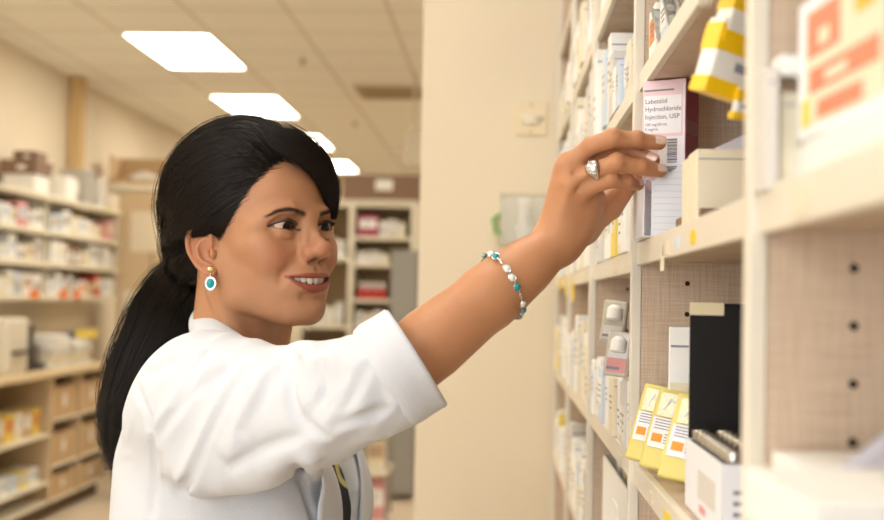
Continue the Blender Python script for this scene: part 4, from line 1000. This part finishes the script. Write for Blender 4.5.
    for pts, dp, rad in [([(190,482),(203,452),(216,425),(248,372)], 5, 12), ([(282,366),(294,353),(308,351),(320,366)], 5, 11), ([(366,378),(356,408),(324,430),(272,462)], 4.5, 12),
                     ([(160,434),(183,399),(222,364)], 4, 11), ([(262,380),(255,410),(235,445)], 3, 12), ([(328,362),(345,356),(360,366)], 3, 9), ([(310,455),(320,485),(328,515)], 3, 9)]:
        fold(pts, dp, rad, 12, 'u')
    for pts, dp, rad in [([(181,494),(196,462),(213,419),(238,376)], 5, 6), ([(153,442),(166,419),(190,391),(222,373)], 4, 5), ([(144,374),(168,362),(200,354),(248,356)], 3.5, 5),
                     ([(296,362),(288,385),(294,416),(321,438)], 5, 6), ([(364,370),(352,398),(336,420)], 4, 5), ([(334,428),(358,420),(386,412)], 4, 5),
                     ([(134,382),(147,412),(154,445),(151,512)], 2.6, 3), ([(299,468),(305,490),(314,518)], 3.5, 4), ([(272,372),(262,398),(240,432)], 3, 6), ([(318,360),(326,380),(322,398)], 3.5, 5),
                     ([(205,352),(196,372),(172,400)], 2.5, 5), ([(228,470),(262,448),(300,436)], 3, 5)]:
        fold(pts, dp, rad, 7, 's')
    # hollow: sleeve opening
    ax = (C1-at(362,388,1.14)*1000); ax /= np.linalg.norm(ax)
    def half(X, Y, Z): return -((X-C0[0])*ax[0]+(Y-C0[1])*ax[1]+(Z-C0[2])*ax[2])+(-6)
    v.op(C0-90, C0+90, lambda X, Y, Z: -half(X, Y, Z)-12, 3, 'i', pad=0)
    v.cap(C0+ax*34, C0+ax*60, 43, 47, 3, 's')
    return v.mesh(), ax
def tube_shell(path, radii, thick, n=48, wob=None):
    """closed cloth ring around a path: outer and inner skin"""
    P = [np.array(p, float) for p in path]; V = []; Fq = []; m = len(P)
    t = P[-1]-P[0]; t /= np.linalg.norm(t); u = np.cross(t, [0,0,1]); u /= np.linalg.norm(u); w = np.cross(u, t)
    for sgn in (1, -1):
        for i, p in enumerate(P):
            for k in range(n):
                a = 2*math.pi*k/n; r = radii[i]+(thick/2)*sgn+(wob(a, i) if wob else 0)
                V.append(p+r*(math.cos(a)*u*1.0+math.sin(a)*w))
    g = m*n
    for i in range(m-1):
        for k in range(n):
            q = (i*n+k, i*n+(k+1)%n, (i+1)*n+(k+1)%n, (i+1)*n+k); Fq.append(q[::-1]); Fq.append(tuple(x+g for x in q))
    for i in (0, m-1):
        for k in range(n):
            q = (i*n+k, i*n+(k+1)%n, g+i*n+(k+1)%n, g+i*n+k); Fq.append(q if i == 0 else q[::-1])
    return np.array(V), np.array(Fq)
def sheet(A, B, thick, bulge=0, nn=None, ns=10):
    """closed cloth sheet between two edge lines"""
    A = [np.array(a, float) for a in A]; B = [np.array(b, float) for b in B]
    def res(L, n=28):
        L = np.array(L); t = np.linspace(0, 1, len(L)); tt = np.linspace(0, 1, n)
        # Catmull-like smoothing through repeated interpolation
        O = np.stack([np.interp(tt, t, L[:,i]) for i in range(3)], 1)
        for _ in range(3): O[1:-1] = (O[:-2]+2*O[1:-1]+O[2:])/4
        return O
    A = res(A); B = res(B); n = len(A); G = np.zeros((n, ns, 3))
    for j in range(ns): s = j/(ns-1); G[:,j] = A*(1-s)+B*s
    du = np.gradient(G, axis=0); dv = np.gradient(G, axis=1); N = np.cross(du, dv); N /= (np.linalg.norm(N, axis=2, keepdims=True)+1e-9)
    if nn is not None:
        if (N.mean((0,1))@np.array(nn)) < 0: N = -N
    s = np.linspace(0, 1, ns)[None,:,None]; G = G+N*bulge*4*s*(1-s)
    V = np.concatenate([(G+N*thick/2).reshape(-1,3), (G-N*thick/2).reshape(-1,3)]); g = n*ns; Fq = []
    for i in range(n-1):
        for j in range(ns-1):
            q = (i*ns+j, i*ns+j+1, (i+1)*ns+j+1, (i+1)*ns+j); Fq.append(q); Fq.append(tuple(x+g for x in q[::-1]))
    edge = [i*ns for i in range(n)]+[(n-1)*ns+j for j in range(1, ns)]+[i*ns+ns-1 for i in range(n-2, -1, -1)]+[j for j in range(ns-2, 0, -1)]
    for i in range(len(edge)):
        a, b = edge[i], edge[(i+1) % len(edge)]; Fq.append((a, b, b+g, a+g))
    return V, np.array(Fq)
def surf_x(V, y, z, r=6):
    d = (np.abs(V[:,1]-y) < r) & (np.abs(V[:,2]-z) < r); return V[d][:,0].max() if d.any() else None
# ---------------------------------------------------------------- hair
HO = np.array([0,0,25.0])
TIE = np.array([22,-92,-30.0])
hphi = [-180,-150,-130,-110,-100,-90,-80,-59,-35,-11,7,22,37,62,84,98,101,104,112,130,150,180]
hth  = [122,120,118,110,85,58,40,34,41,43,47,45,42,43,53,66,90,106,118,118,120,122]
def hair_R(d):
    """outer hair radius from HO along unit directions d (n,3)"""
    c = np.array([2,-13,54.0]); r = np.array([80,104,98.0])
    o = (HO-c)/r; dd = d/r; a = (dd**2).sum(1); b = 2*(dd@o); q = o@o-1
    R1 = (-b+np.sqrt(np.maximum(b*b-4*a*q, 0)))/2/a
    c = np.array([14,-54,-6.0]); r = np.array([56,50,52.0]); o = (HO-c)/r; dd = d/r; a = (dd**2).sum(1); b = 2*(dd@o); q = o@o-1
    D = b*b-4*a*q; R2 = np.where(D > 0, (-b+np.sqrt(np.maximum(D,0)))/2/a, 0)
    k = 18; h = np.maximum(k-np.abs(R1-R2), 0)/k
    return np.maximum(R1, R2)+h*h*k*.25
def scalp_R(d):
    c = np.array([0,2,44.0]); r = np.array([70,92,77.0]); o = (HO-c)/r; dd = d/r; a = (dd**2).sum(1); b = 2*(dd@o); q = o@o-1
    return (-b+np.sqrt(np.maximum(b*b-4*a*q, 0)))/2/a
def flow_coord(d):
    t = (TIE-HO)/np.linalg.norm(TIE-HO); e1 = np.cross(t, [1,0,0]); e1 /= np.linalg.norm(e1); e2 = np.cross(t, e1)
    return np.degrees(np.arctan2(d@e2, d@e1)), np.degrees(np.arccos(np.clip(d@t, -1, 1)))
def dirs(th, ph):
    th = np.radians(th); ph = np.radians(ph)
    return np.stack([np.sin(th)*np.sin(ph), np.cos(th), np.sin(th)*np.cos(ph)], -1)
def hair_point(d, th, thh, off=0):
    """radius at direction with tapering at the hairline"""
    e = sm01(th-thh, -2.0, 30); e = .13*sm01(th-thh, -1.5, 3)+.87*e
    s = scalp_R(d); return (s-.6)*(1-e)+hair_R(d)*e+off
def build_cap():
    nph, nth = 720, 260
    ph = np.linspace(-180, 180, nph, endpoint=False); u = np.linspace(0, 1, nth)
    PH, U = np.meshgrid(ph, u, indexing='ij'); thh = np.interp(PH, hphi, hth)+1.2*np.sin(PH*.9)+.8*np.sin(PH*2.3)
    TH = (thh-1.5)+(180-thh+1.5)*U
    d = dirs(TH, PH).reshape(-1,3); a, s = flow_coord(d)
    cr = np.stack([np.cos(np.radians(a))*16, np.sin(np.radians(a))*16, s*.02], 1)
    g = vnoise(cr*3.2, 1, 21)*1.0+vnoise(cr*1.1, 1, 22)*2.6+vnoise(cr*9, 1, 23)*.7
    e = sm01((TH-thh).ravel(), 6, 24)
    R = hair_point(d, TH.ravel(), thh.ravel())+g*e-1.6*(1-sm01((TH-thh).ravel(), 2, 9))
    V = HO+d*R[:,None]
    Q = []
    i = np.arange(nph)[:,None]; j = np.arange(nth-1)[None,:]; i2 = (i+1) % nph
    Q = np.stack([i*nth+j, i*nth+j+1, i2*nth+j+1, i2*nth+j], -1).reshape(-1,4)
    return V, Q
def tubes(paths, r0, n=3):
    """paths: (S, K, 3) array -> one mesh of thin tubes"""
    S, K, _ = paths.shape
    t = np.gradient(paths, axis=1); t /= (np.linalg.norm(t, axis=2, keepdims=True)+1e-9)
    u = np.cross(t, np.array([.31,.52,.79])); u /= (np.linalg.norm(u, axis=2, keepdims=True)+1e-9); w = np.cross(t, u)
    tap = np.interp(np.linspace(0,1,K), [0,.08,.75,1], [.5,1,1,.25])[None,:,None]
    V = np.stack([paths+r0*tap*(math.cos(2*math.pi*k/n)*u+math.sin(2*math.pi*k/n)*w) for k in range(n)], 2)
    b = (np.arange(S)*K*n)[:,None,None]; j = np.arange(K-1)[None,:,None]*n; k = np.arange(n)[None,None,:]; k2 = (k+1) % n
    Q = np.stack([b+j+k, b+j+k2, b+j+n+k2, b+j+n+k], -1).reshape(-1,4)
    return V.reshape(-1,3), Q
def slerp_paths(d0, K, rs, tie=None, jit=1.5):
    t = ((TIE if tie is None else tie)-HO); t = t/np.linalg.norm(t)
    out = []
    om = np.arccos(np.clip(d0@t, -.98, .98))[:,None]; s = np.linspace(0, 1, K)[None,:]
    a = np.sin((1-s)*om)/np.sin(om); b = np.sin(s*om)/np.sin(om)
    D = a[...,None]*d0[:,None,:]+b[...,None]*t; D /= np.linalg.norm(D, axis=2, keepdims=True)
    return D
def build_strands():
    rs = np.random.RandomState(5)
    N = 12500; ph = rs.uniform(-150, 150, N); ph = np.where(rs.rand(N) < .6, rs.uniform(-60, 115, N), ph)
    thh = np.interp(ph, hphi, hth); th = thh+rs.rand(N)**1.5*60+rs.normal(0, 2.6, N)-.8
    d0 = dirs(th, ph); K = 18
    D = slerp_paths(d0, K, rs)
    TH = np.degrees(np.arccos(np.clip(D[...,1], -1, 1))); PHI = np.degrees(np.arctan2(D[...,0], D[...,2])); THH = np.interp(PHI, hphi, hth)
    R = hair_point(D.reshape(-1,3), TH.ravel(), THH.ravel()).reshape(N, K)
    s = np.linspace(0, 1, K)[None,:]
    off = rs.uniform(-1.0, 1.9, N)[:,None]*(s*3).clip(0,1)-.8*(1-(s*6).clip(0,1))+np.where(rs.rand(N) < .05, rs.uniform(1, 5, N), np.where(rs.rand(N) < .012, rs.uniform(4, 13, N), 0))[:,None]*np.sin(np.pi*s)
    off = off+np.sin(s*rs.uniform(3,8,(N,1))+rs.uniform(0,6,(N,1)))*.7
    R = R+off; P = HO+D*R[...,None]
    wob = (rs.rand(N,1,3)-.5)*3*np.sin(np.pi*s)[...,None]
    return tubes(P+wob, .24)
def tail_paths():
    # centre line of the pony tail (world)
    C = [h2w(TIE+np.array([0,14,10])), at(176,290,1.475), at(160,325,1.49), at(140,365,1.49), at(124,405,1.475), at(117,438,1.46), at(117,470,1.455)]
    R = [.032,.036,.038,.037,.031,.022,.011]
    t = np.linspace(0, 1, len(C)); tt = np.linspace(0, 1, 40)
    Cc = np.stack([np.interp(tt, t, np.array(C)[:,i]) for i in range(3)], 1)
    for _ in range(10): Cc[1:-1] = (Cc[:-2]+2*Cc[1:-1]+Cc[2:])/4
    return Cc, np.interp(tt, t, R)
def build_tail():
    Cc, Rr = tail_paths(); n = 120; V = []; m = len(Cc)
    t = np.gradient(Cc, axis=0); t /= np.linalg.norm(t, axis=1, keepdims=True); u = np.cross(t, [0,1,0]); u /= np.linalg.norm(u, axis=1, keepdims=True); w = np.cross(t, u)
    a = np.linspace(0, 2*np.pi, n, endpoint=False)
    q = np.stack([np.cos(a)*6, np.sin(a)*6, a*0], 1)
    for i in range(m):
        qq = q+np.array([0,0,i*.05]); g = vnoise(qq, 1, 31)*.10+vnoise(qq*3.1, 1, 32)*.09
        r = Rr[i]*(.86+g)*(1-sm01(i/(m-1), .35, .8))
        V.append(Cc[i]+r[:,None]*(np.cos(a)[:,None]*u[i]+np.sin(a)[:,None]*w[i]*.8))
    V = np.concatenate(V); i = np.arange(m-1)[:,None]; k = np.arange(n)[None,:]; k2 = (k+1) % n
    Q = np.stack([i*n+k, i*n+k2, (i+1)*n+k2, (i+1)*n+k], -1).reshape(-1,4)
    # strands
    rs = np.random.RandomState(9); N = 2600; K = 26; ang = rs.uniform(0, 2*np.pi, N); rad = rs.uniform(.55, 1.06, N)
    L = rs.uniform(.5, 1.04, N)**.9; paths = np.zeros((N, K, 3)); tt = np.linspace(0, 1, m)
    for k in range(K):
        s = np.clip(L*k/(K-1), 0, 1.04); c = np.stack([np.interp(s, tt, Cc[:,i]) for i in range(3)], 1); r = np.interp(s, tt, Rr)
        uu = np.stack([np.interp(s, tt, u[:,i]) for i in range(3)], 1); ww = np.stack([np.interp(s, tt, w[:,i]) for i in range(3)], 1)
        fl = 1+.25*np.maximum(0, s-.6)*rs.uniform(-2.5, 2.5, N)*2
        paths[:,k] = c+(r*rad*fl)[:,None]*(np.cos(ang)[:,None]*uu+.8*np.sin(ang)[:,None]*ww)
    fly = rs.rand(N) < .24; amp = rs.uniform(.004, .016, N)*fly; sg = np.linspace(0, 1, K)
    paths += (amp[:,None]*np.sin(sg*np.pi*1.2)[None,:])[...,None]*(np.cos(ang)[:,None,None]*np.array([1,0,.1])+0)
    V2, Q2 = tubes(paths, .00026)
    return V, Q, V2, Q2
def build_lock():
    """front lock on her left temple, falling past the brow"""
    rs = np.random.RandomState(12); N = 2600; K = 16
    C = np.array([at(283,140,1.35), at(303,147,1.35), at(319,162,1.36), at(328,180,1.368), at(332,198,1.375), at(334,217,1.38)])
    t = np.linspace(0, 1, 6); P = np.zeros((N,K,3)); s = np.linspace(0, 1, K)
    cc = np.stack([np.interp(s, t, C[:,i]) for i in range(3)], 1)
    for _ in range(3): cc[1:-1] = (cc[:-2]+2*cc[1:-1]+cc[2:])/4
    R = np.interp(s, [0,.3,.7,1], [.016,.013,.009,.003])
    o = rs.normal(0, .42, (N,1,3)); P = cc[None]+o*R[None,:,None]*np.array([1.0,1.6,1.0])
    return tubes(P, .00028)
def cloth_mat(name, rgb, bump=.25):
    return mat(name, rgb, rough=.85, spec=.2, bump=bump, bscale=700, sss=0)
def make_person():
    person = empty('person', (-.30,1.43,0))
    inv = Matrix.Translation(-Vector((-.30,1.43,0)))
    kids = []
    V1, Q1 = build_head(); c1 = face_color(V1); W1 = h2w(V1)
    V2, Q2 = build_arm(); c2 = arm_color(V2); W2 = V2/1000+AO
    V3, Q3 = build_torso(); W3 = V3/1000; c3 = np.tile(np.array(srgb((190,136,98))), (len(V3),1))
    W = np.concatenate([W1, W2, W3]); Q = np.concatenate([Q1, Q2+len(W1), Q3+len(W1)+len(W2)])
    off = np.array([-.30,1.43,0])
    global np_mesh
    base = np_mesh
    def nm(name, V, Q, material=None, parent=None, **k): return base(name, np.asarray(V)-off, Q, material, person if parent is None else parent, **k)
    body = nm('body', W, Q, skin_mat(), color=np.concatenate([c1,c2,c3]))
    np_mesh = nm
    make_eyes(None, (.3,.95,1.49)); make_teeth(None); make_nails(None)
    np_mesh = base
    # blouse: a skin a little outside the torso
    bl = mat('blouse_fabric', (38,36,40), rough=.6)
    nt = bl.node_tree; tc = nt.nodes.new('ShaderNodeTexCoord'); nz = nt.nodes.new('ShaderNodeTexNoise'); nz.inputs['Scale'].default_value = 7; nz.inputs['Detail'].default_value = 1.5
    mt = nt.nodes.new('ShaderNodeMath'); mt.operation = 'MULTIPLY'; mt.inputs[1].default_value = 14; sn = nt.nodes.new('ShaderNodeMath'); sn.operation = 'SINE'
    rp = nt.nodes.new('ShaderNodeValToRGB'); rp.color_ramp.elements[0].position = .975; rp.color_ramp.elements[0].color = (*srgb((34,32,36)),1); rp.color_ramp.elements[1].position = .992; rp.color_ramp.elements[1].color = (*srgb((196,186,120)),1)
    nt.links.new(tc.outputs['Object'], nz.inputs[0]); nt.links.new(nz.outputs[0], mt.inputs[0]); nt.links.new(mt.outputs[0], sn.inputs[0]); nt.links.new(sn.outputs[0], rp.inputs[0]); nt.links.new(rp.outputs[0], nt.nodes['Principled BSDF'].inputs['Base Color'])
    keep = (V3[:,2] < 1365)
    g = V3*1.0; c = np.array([BC[0]*1000, BC[1]*1000]); dxy = g[:,:2]-c; n_ = np.linalg.norm(dxy, axis=1, keepdims=True)+1e-6; g[:,:2] += dxy/n_*6
    qk = keep[Q3].all(1) & (V3[Q3][:,:,2].min(1) > 850)
    bo = nm('blouse', g/1000, Q3[qk], bl); bo['label'] = 'black blouse with thin yellow lines under the open coat'
    wc = cloth_mat('white_coat_cotton', (212,216,224))
    (CV, CQ), ax = build_coat()
    coat = nm('lab_coat', CV/1000, CQ, wc); coat['label'] = 'white lab coat'
    # turned-up cuff
    C0 = at(391,373,1.136)*1000; e = at(416,357,1.139)*1000
    ax = e-C0; L = np.linalg.norm(ax); ax /= L
    path = [C0+ax*t for t in (-14,-9,0,12,24,L-2,L+1)]; rad = [43,51,53,52.5,52.5,53,51]
    cv, cq = tube_shell(path, rad, 3.2, 72, lambda a, i: 1.8*math.sin(2*a+.6)+1.2*math.sin(3*a+1)+.8*math.sin(5*a+i*.3))
    nm('cuff', cv/1000, cq, wc, coat)
    # collar and lapels
    x, y = BC*1000
    colr_top = [at(207,303,1.475), at(200,309,1.43), at(206,313,1.39), at(222,322,1.362), at(240,335,1.345), at(256,350,1.335), at(268,366,1.34)]
    colr_out = [at(196,318,1.50), at(190,332,1.44), at(194,340,1.375), at(205,345,1.335), at(228,358,1.315), at(246,372,1.305), at(262,385,1.31)]
    sv, sq = sheet(colr_top, colr_out, .004, .006, (0,-1,.6)); nm('collar', sv, sq, wc, coat)
    sv, sq = sheet([at(207,303,1.475), at(232,318,1.52), at(262,345,1.51), at(285,372,1.47), at(290,395,1.45)], [at(196,318,1.50), at(215,328,1.58), at(262,352,1.58), at(300,380,1.53), at(312,398,1.49)], .004, .005, (0,1,.6)); nm('collar', sv, sq, wc, coat)
    for s in (-1, 1):
        A = []; B = []
        U = unrt(CV)
        for z in (1365,1335,1300,1260,1220,1180,1145,1115,1085):
            w = 9+min(1, max(0, (z-1100)/260))*60; wo = w+max(2, 50*min(1, (z-1080)/110)*(1 if z < 1310 else .75))
            xa = surf_x(U, y+s*(w+7), z, 7); xb = surf_x(U, y+s*wo, z, 7)
            if xa is None or xb is None: continue
            A.append((xa+5, y+s*(w-1), z)); B.append((xb+5, y+s*wo, z))
        sv, sq = sheet(rt(np.array(A)), rt(np.array(B)), 3, 3, (1,-.4,0)); nm('lapel', sv/1000, sq, wc, coat)
    # trousers and shoes
    tr = mat('trouser_wool', (40,40,46), rough=.85)
    v = Vol((-420,1280,60), (-170,1590,900), 6)
    v.ell((x-5,y,860), (124,170,90), 1)
    for s in (-1, 1): v.chain([(x-5,y+s*78,850),(x,y+s*74,500),(x-8,y+s*72,90)], [84,66,52], 20)
    tv, tq = v.mesh(); nm('trousers', tv/1000, tq, tr)
    for s in (-1, 1):
        v = Vol((-380,1310,-5), (-120,1570,110), 4)
        v.cap((x-20,y+s*72,42), (x-10,y+s*72,90), 38, 36, 10); v.cap((x-30,y+s*72,30), (x+120,y+s*74,26), 32, 30, 15)
        v.op((-400,1300,-10), (-100,1600,2), lambda X, Y, Z: Z*1.0+0*X+0*Y-2, 2, 's', pad=8)
        tv, tq = v.mesh(); nm('shoe', tv/1000, tq, mat('shoe_leather', (28,26,26), rough=.4))
    # hair
    hm = mat('hair', (21,14,11), rough=.6, spec=.25); hb = mat('hair_strand', (28,18,13), rough=.4, spec=.4)
    cv, cq = build_cap(); hair = nm('hair', h2w(cv), cq, hm)
    sv, sq = build_strands(); nm('hair_strands', h2w(sv), sq, hb, hair)
    tv, tq, sv, sq = build_tail(); pt = nm('ponytail', tv, tq, hm, hair); nm('hair_strands', sv, sq, hb, pt)
    sv, sq = build_lock(); nm('temple_lock', sv, sq, hb, hair)
    tc_ = h2w(TIE+np.array([0,10,6])); 
    mb = MB(); 
    # hair tie
    mbp = [tc_+.020*np.array([math.cos(a), math.sin(a)*.8, .25*math.cos(a)])+np.array([0.012,0,.012]) for a in np.linspace(0, 2*math.pi, 25)]
    mb.tube([p-off for p in mbp], .005, 8); mb.build('hair_tie', mat('tie_elastic', (30,24,24), rough=.8), hair)
    # brows and lashes
    rs = np.random.RandomState(3)
    for s in (1, -1):
        N = 190; u = rs.uniform(11, 48, N); bz = np.interp(u, [10,16,30,42,52], [30.5,32.0,36.2,34.2,28]); bw = np.interp(u, [9,12,28,42,54], [1.6,2.6,2.2,1.5,.5])
        z0 = bz+rs.uniform(-1, .6, N)*bw
        m = (V1[:,1] > 50) & (V1[:,2] > 20) & (V1[:,2] < 50) & (V1[:,0]*s > 0); S = V1[m]
        P = np.zeros((N, 5, 3)); L = rs.uniform(4.5, 7, N); an = np.radians(np.interp(u, [10,25,50], [62,22,-22])+rs.uniform(-10,10,N))
        for k in range(5):
            q = k/4; X_ = u+np.cos(an)*L*q; Z_ = z0+np.sin(an)*L*q*.7
            for i in range(N):
                d = (S[:,0]*s-X_[i])**2+(S[:,2]-Z_[i])**2; j = np.argsort(d)[:3]; P[i,k] = (s*X_[i], S[j,1].mean()+.15+.5*q*(1-q)*2, Z_[i])
        bv, bq = tubes(P, .11); nm('eyebrow', h2w(bv), bq, mat('brow_hair', (58,40,30), rough=.7))
        N = 46; u = np.linspace(-13.5, 14.5, N); P = np.zeros((N,6,3)); zz = lidU(u)
        for k in range(6):
            q = k/5; r = 13.6+7.5*q
            el = np.arctan2(zz, 13.0)+q*.12+.55*q*q
            hx = u*(1+.18*q); yy = np.sqrt(np.maximum(r*r-hx*hx, 1))*np.cos(el)*.98
            P[:,k] = np.stack([s*(EYE[0]+hx), EYE[1]+yy, EYE[2]+zz+q*2.6+1.6*q*q], 1)
        bv, bq = tubes(P, .20); nm('eyelashes', h2w(bv), bq, mat('brow_hair'))
    # ---- jewellery (worn): earring, ring, bracelet
    gold = mat('pale_gold', (214,190,140), rough=.22, metal=1); silver = mat('silver', (205,205,205), rough=.22, metal=1)
    turq = mat('turquoise', (30,150,160), rough=.25, noise=.2, nscale=300); stone = mat('crystal', (235,235,230), rough=.1, coat=1)
    er = empty('earring', (0,0,0)); er.parent = person
    pe = h2w(np.array([78.0,4,-30.0])); p0 = at(211,272,pe[1])-off; nrm = np.array([-.2,-.98,0])
    rr = rz(math.atan2(-nrm[0], -nrm[1])*-1*0)
    Rq = np.array([[1,0,0],[0,0,-1],[0,1,0]])  # z axis of the lathe towards the viewer's side (-y)
    def disc(name, c, prof, m, sx=1, sz=1, n=28, par=er):
        mb = MB(); mb.lathe(prof, n=n); vs = np.array(mb.v)@Rq.T; vs[:,0] *= sx; vs[:,2] *= sz; mb.v = [tuple(a+c) for a in vs]; return mb.build(name, m, par)
    disc('stud', p0+np.array([0,-.001,.003]), [(0,-.002),(.0038,-.001),(.0040,.001),(.0028,.003),(0,.0036)], gold)
    mb = MB(); mb.tube([p0+np.array([0,-.001,-.001]), p0+np.array([0,-.002,-.005])], .0012); mb.build('link', gold, er)
    c = p0+np.array([.0005,-.002,-.0125])
    disc('bezel', c, [(0,-.0015),(.0062,-.0015),(.0068,0),(.0062,.0015),(0,.0012)], silver, 1, 1.25)
    disc('turquoise_stone', c+np.array([0,-.0012,0]), [(0,0),(.0045,0),(.0042,.0012),(.0025,.0022),(0,.0025)], turq, 1, 1.25)
    for k in range(18):
        a = 2*math.pi*k/18; disc('crystal', c+np.array([.0056*math.cos(a), -.0014, .0070*math.sin(a)]), [(0,0),(.0010,0),(.0007,.0008),(0,.001)], stone, n=8)
    # ring on the finger
    P = [at(*q) for q in HANDP['ring']]; a, b = P[1]-(P[1]-P[0])*.05, P[2]; ctr = a+(b-a)*.13; t = (b-a); t /= np.linalg.norm(t)
    u = np.array([0,-.92,.38]); u = u-t*(u@t); u /= np.linalg.norm(u); w = np.cross(t, u)
    rg = empty('ring', (0,0,0)); rg.parent = person
    def ringpart(name, tf, wf, m, r=.0092, n=48):
        V = []; Fq = []
        for i in range(n):
            an = 2*math.pi*i/n; wd = wf(an); th = tf(an); o = math.cos(an)*u+math.sin(an)*w
            for (p, q) in ((-1,0),(-.7,.75),(0,1),(.7,.75),(1,0),(0,-.25)): V.append(ctr-off+o*(r+th*q)+t*wd*p)
        for i in range(n):
            for k in range(6): Fq.append((i*6+k, i*6+(k+1)%6, ((i+1)%n)*6+(k+1)%6, ((i+1)%n)*6+k))
        return nm(name, np.array(V)+off, np.array(Fq), m, rg)
    dome = lambda an: max(0, math.cos(an))**1.5
    ringpart('ring_band', lambda an: .0013+.0024*dome(an), lambda an: .0022+.0056*dome(an), silver)
    for k in range(3):
        for j in range(5):
            an = (-.5+.25*j)+.1*k; o = math.cos(an)*u+math.sin(an)*w; cc = ctr-off+o*(.0092+.0028)+t*(k-1)*.0028*(1-.3*abs(j-2)/2)
            q, f_ = uvsphere(cc, .0008, 8, 6); nm('gemstone', q+off, f_, stone, rg)
    # bracelet: links around the wrist
    br = empty('bracelet', (0,0,0)); br.parent = person
    A = at(*ELB); W_ = at(*WR); c = A+(W_-A)*.70; ax = (W_-A)/np.linalg.norm(W_-A)
    uu = np.cross(ax, [0,-1,0]); uu /= np.linalg.norm(uu); vv = np.cross(ax, uu)
    if vv[1] > 0: vv = -vv
    tree = W2; rel = tree-c; ins = np.abs(rel@ax+0.0) < .02; rel = rel[ins]
    n = 22
    def rad_at(an, sh):
        d = math.cos(an)*vv+math.sin(an)*uu; r_ = rel-ax*(rel@ax)[:,None]; dirn = r_/np.linalg.norm(r_, axis=1, keepdims=True)
        k = np.argsort(-(dirn@d)-0*sh)[:40]; return np.linalg.norm(r_[k], axis=1).max()
    pts = []
    for i in range(n):
        an = 2*math.pi*i/n; sh = .006*math.sin(an)*(1 if uu[2] > 0 else -1); r_ = rad_at(an, sh)+.0016
        pts.append((c+ax*sh+(math.cos(an)*vv+math.sin(an)*uu)*r_, an))
    for i, (p, an) in enumerate(pts):
        o = math.cos(an)*vv+math.sin(an)*uu; nx = pts[(i+1) % n][0]; tt = nx-p; L = np.linalg.norm(tt); tt /= L; sd = np.cross(o, tt)
        if i % 3 == 1: m, nme, sz_ = turq, 'turquoise_bead', (.0036,.0024,.0032)
        elif i % 3 == 0: m, nme, sz_ = stone, 'crystal_bead', (.0036,.0022,.0030)
        else: m, nme, sz_ = silver, 'chain_link', (.0034,.0012,.0018)
        q, f_ = uvsphere((0,0,0), 1, 12, 8); q = q[:,:1]*sz_[0]*tt+q[:,1:2]*sz_[1]*o+q[:,2:]*sz_[2]*sd
        nm(nme, q+p, f_, m, br)
        mb = MB(); mb.tube([p-off+tt*.003, nx-off-tt*.003], .0007, 6); mb.build('chain_link', silver, br)
        if i % 3 != 2: 
            q2 = [p-off+(math.cos(b)*tt*(sz_[0]+.0004)+math.sin(b)*sd*(sz_[2]+.0004)) for b in np.linspace(0, 2*math.pi, 15)]
            mb = MB(); mb.tube(q2, .0006, 5); mb.build('setting', silver, br)
    tag(person, 'smiling dark-haired woman with a ponytail in a white lab coat, reaching for a pink carton', 'person')
    return person
w = bpy.data.worlds.new('World'); sc.world = w; w.use_nodes = True
w.node_tree.nodes['Background'].inputs[0].default_value = (1,.92,.78,1); w.node_tree.nodes['Background'].inputs[1].default_value = .35
sc.view_settings.exposure = 0.66
# added fill light behind the camera, just inside the made-up window
def area(name, loc, tgt, sx, sy, e, c):
    l = bpy.data.lights.new(name, 'AREA'); l.shape = 'RECTANGLE'; l.size = sx; l.size_y = sy; l.energy = e; l.color = c
    o = bpy.data.objects.new(name, l); col.objects.link(o); o.location = loc; o.rotation_euler = (Vector(tgt)-Vector(loc)).to_track_quat('-Z','Y').to_euler(); return o
area('fill_light', (-1.2,-2.08,1.7), (-.5,2,1.7), 2.6, 1.6, 42, (.86,.94,1))
make_person()
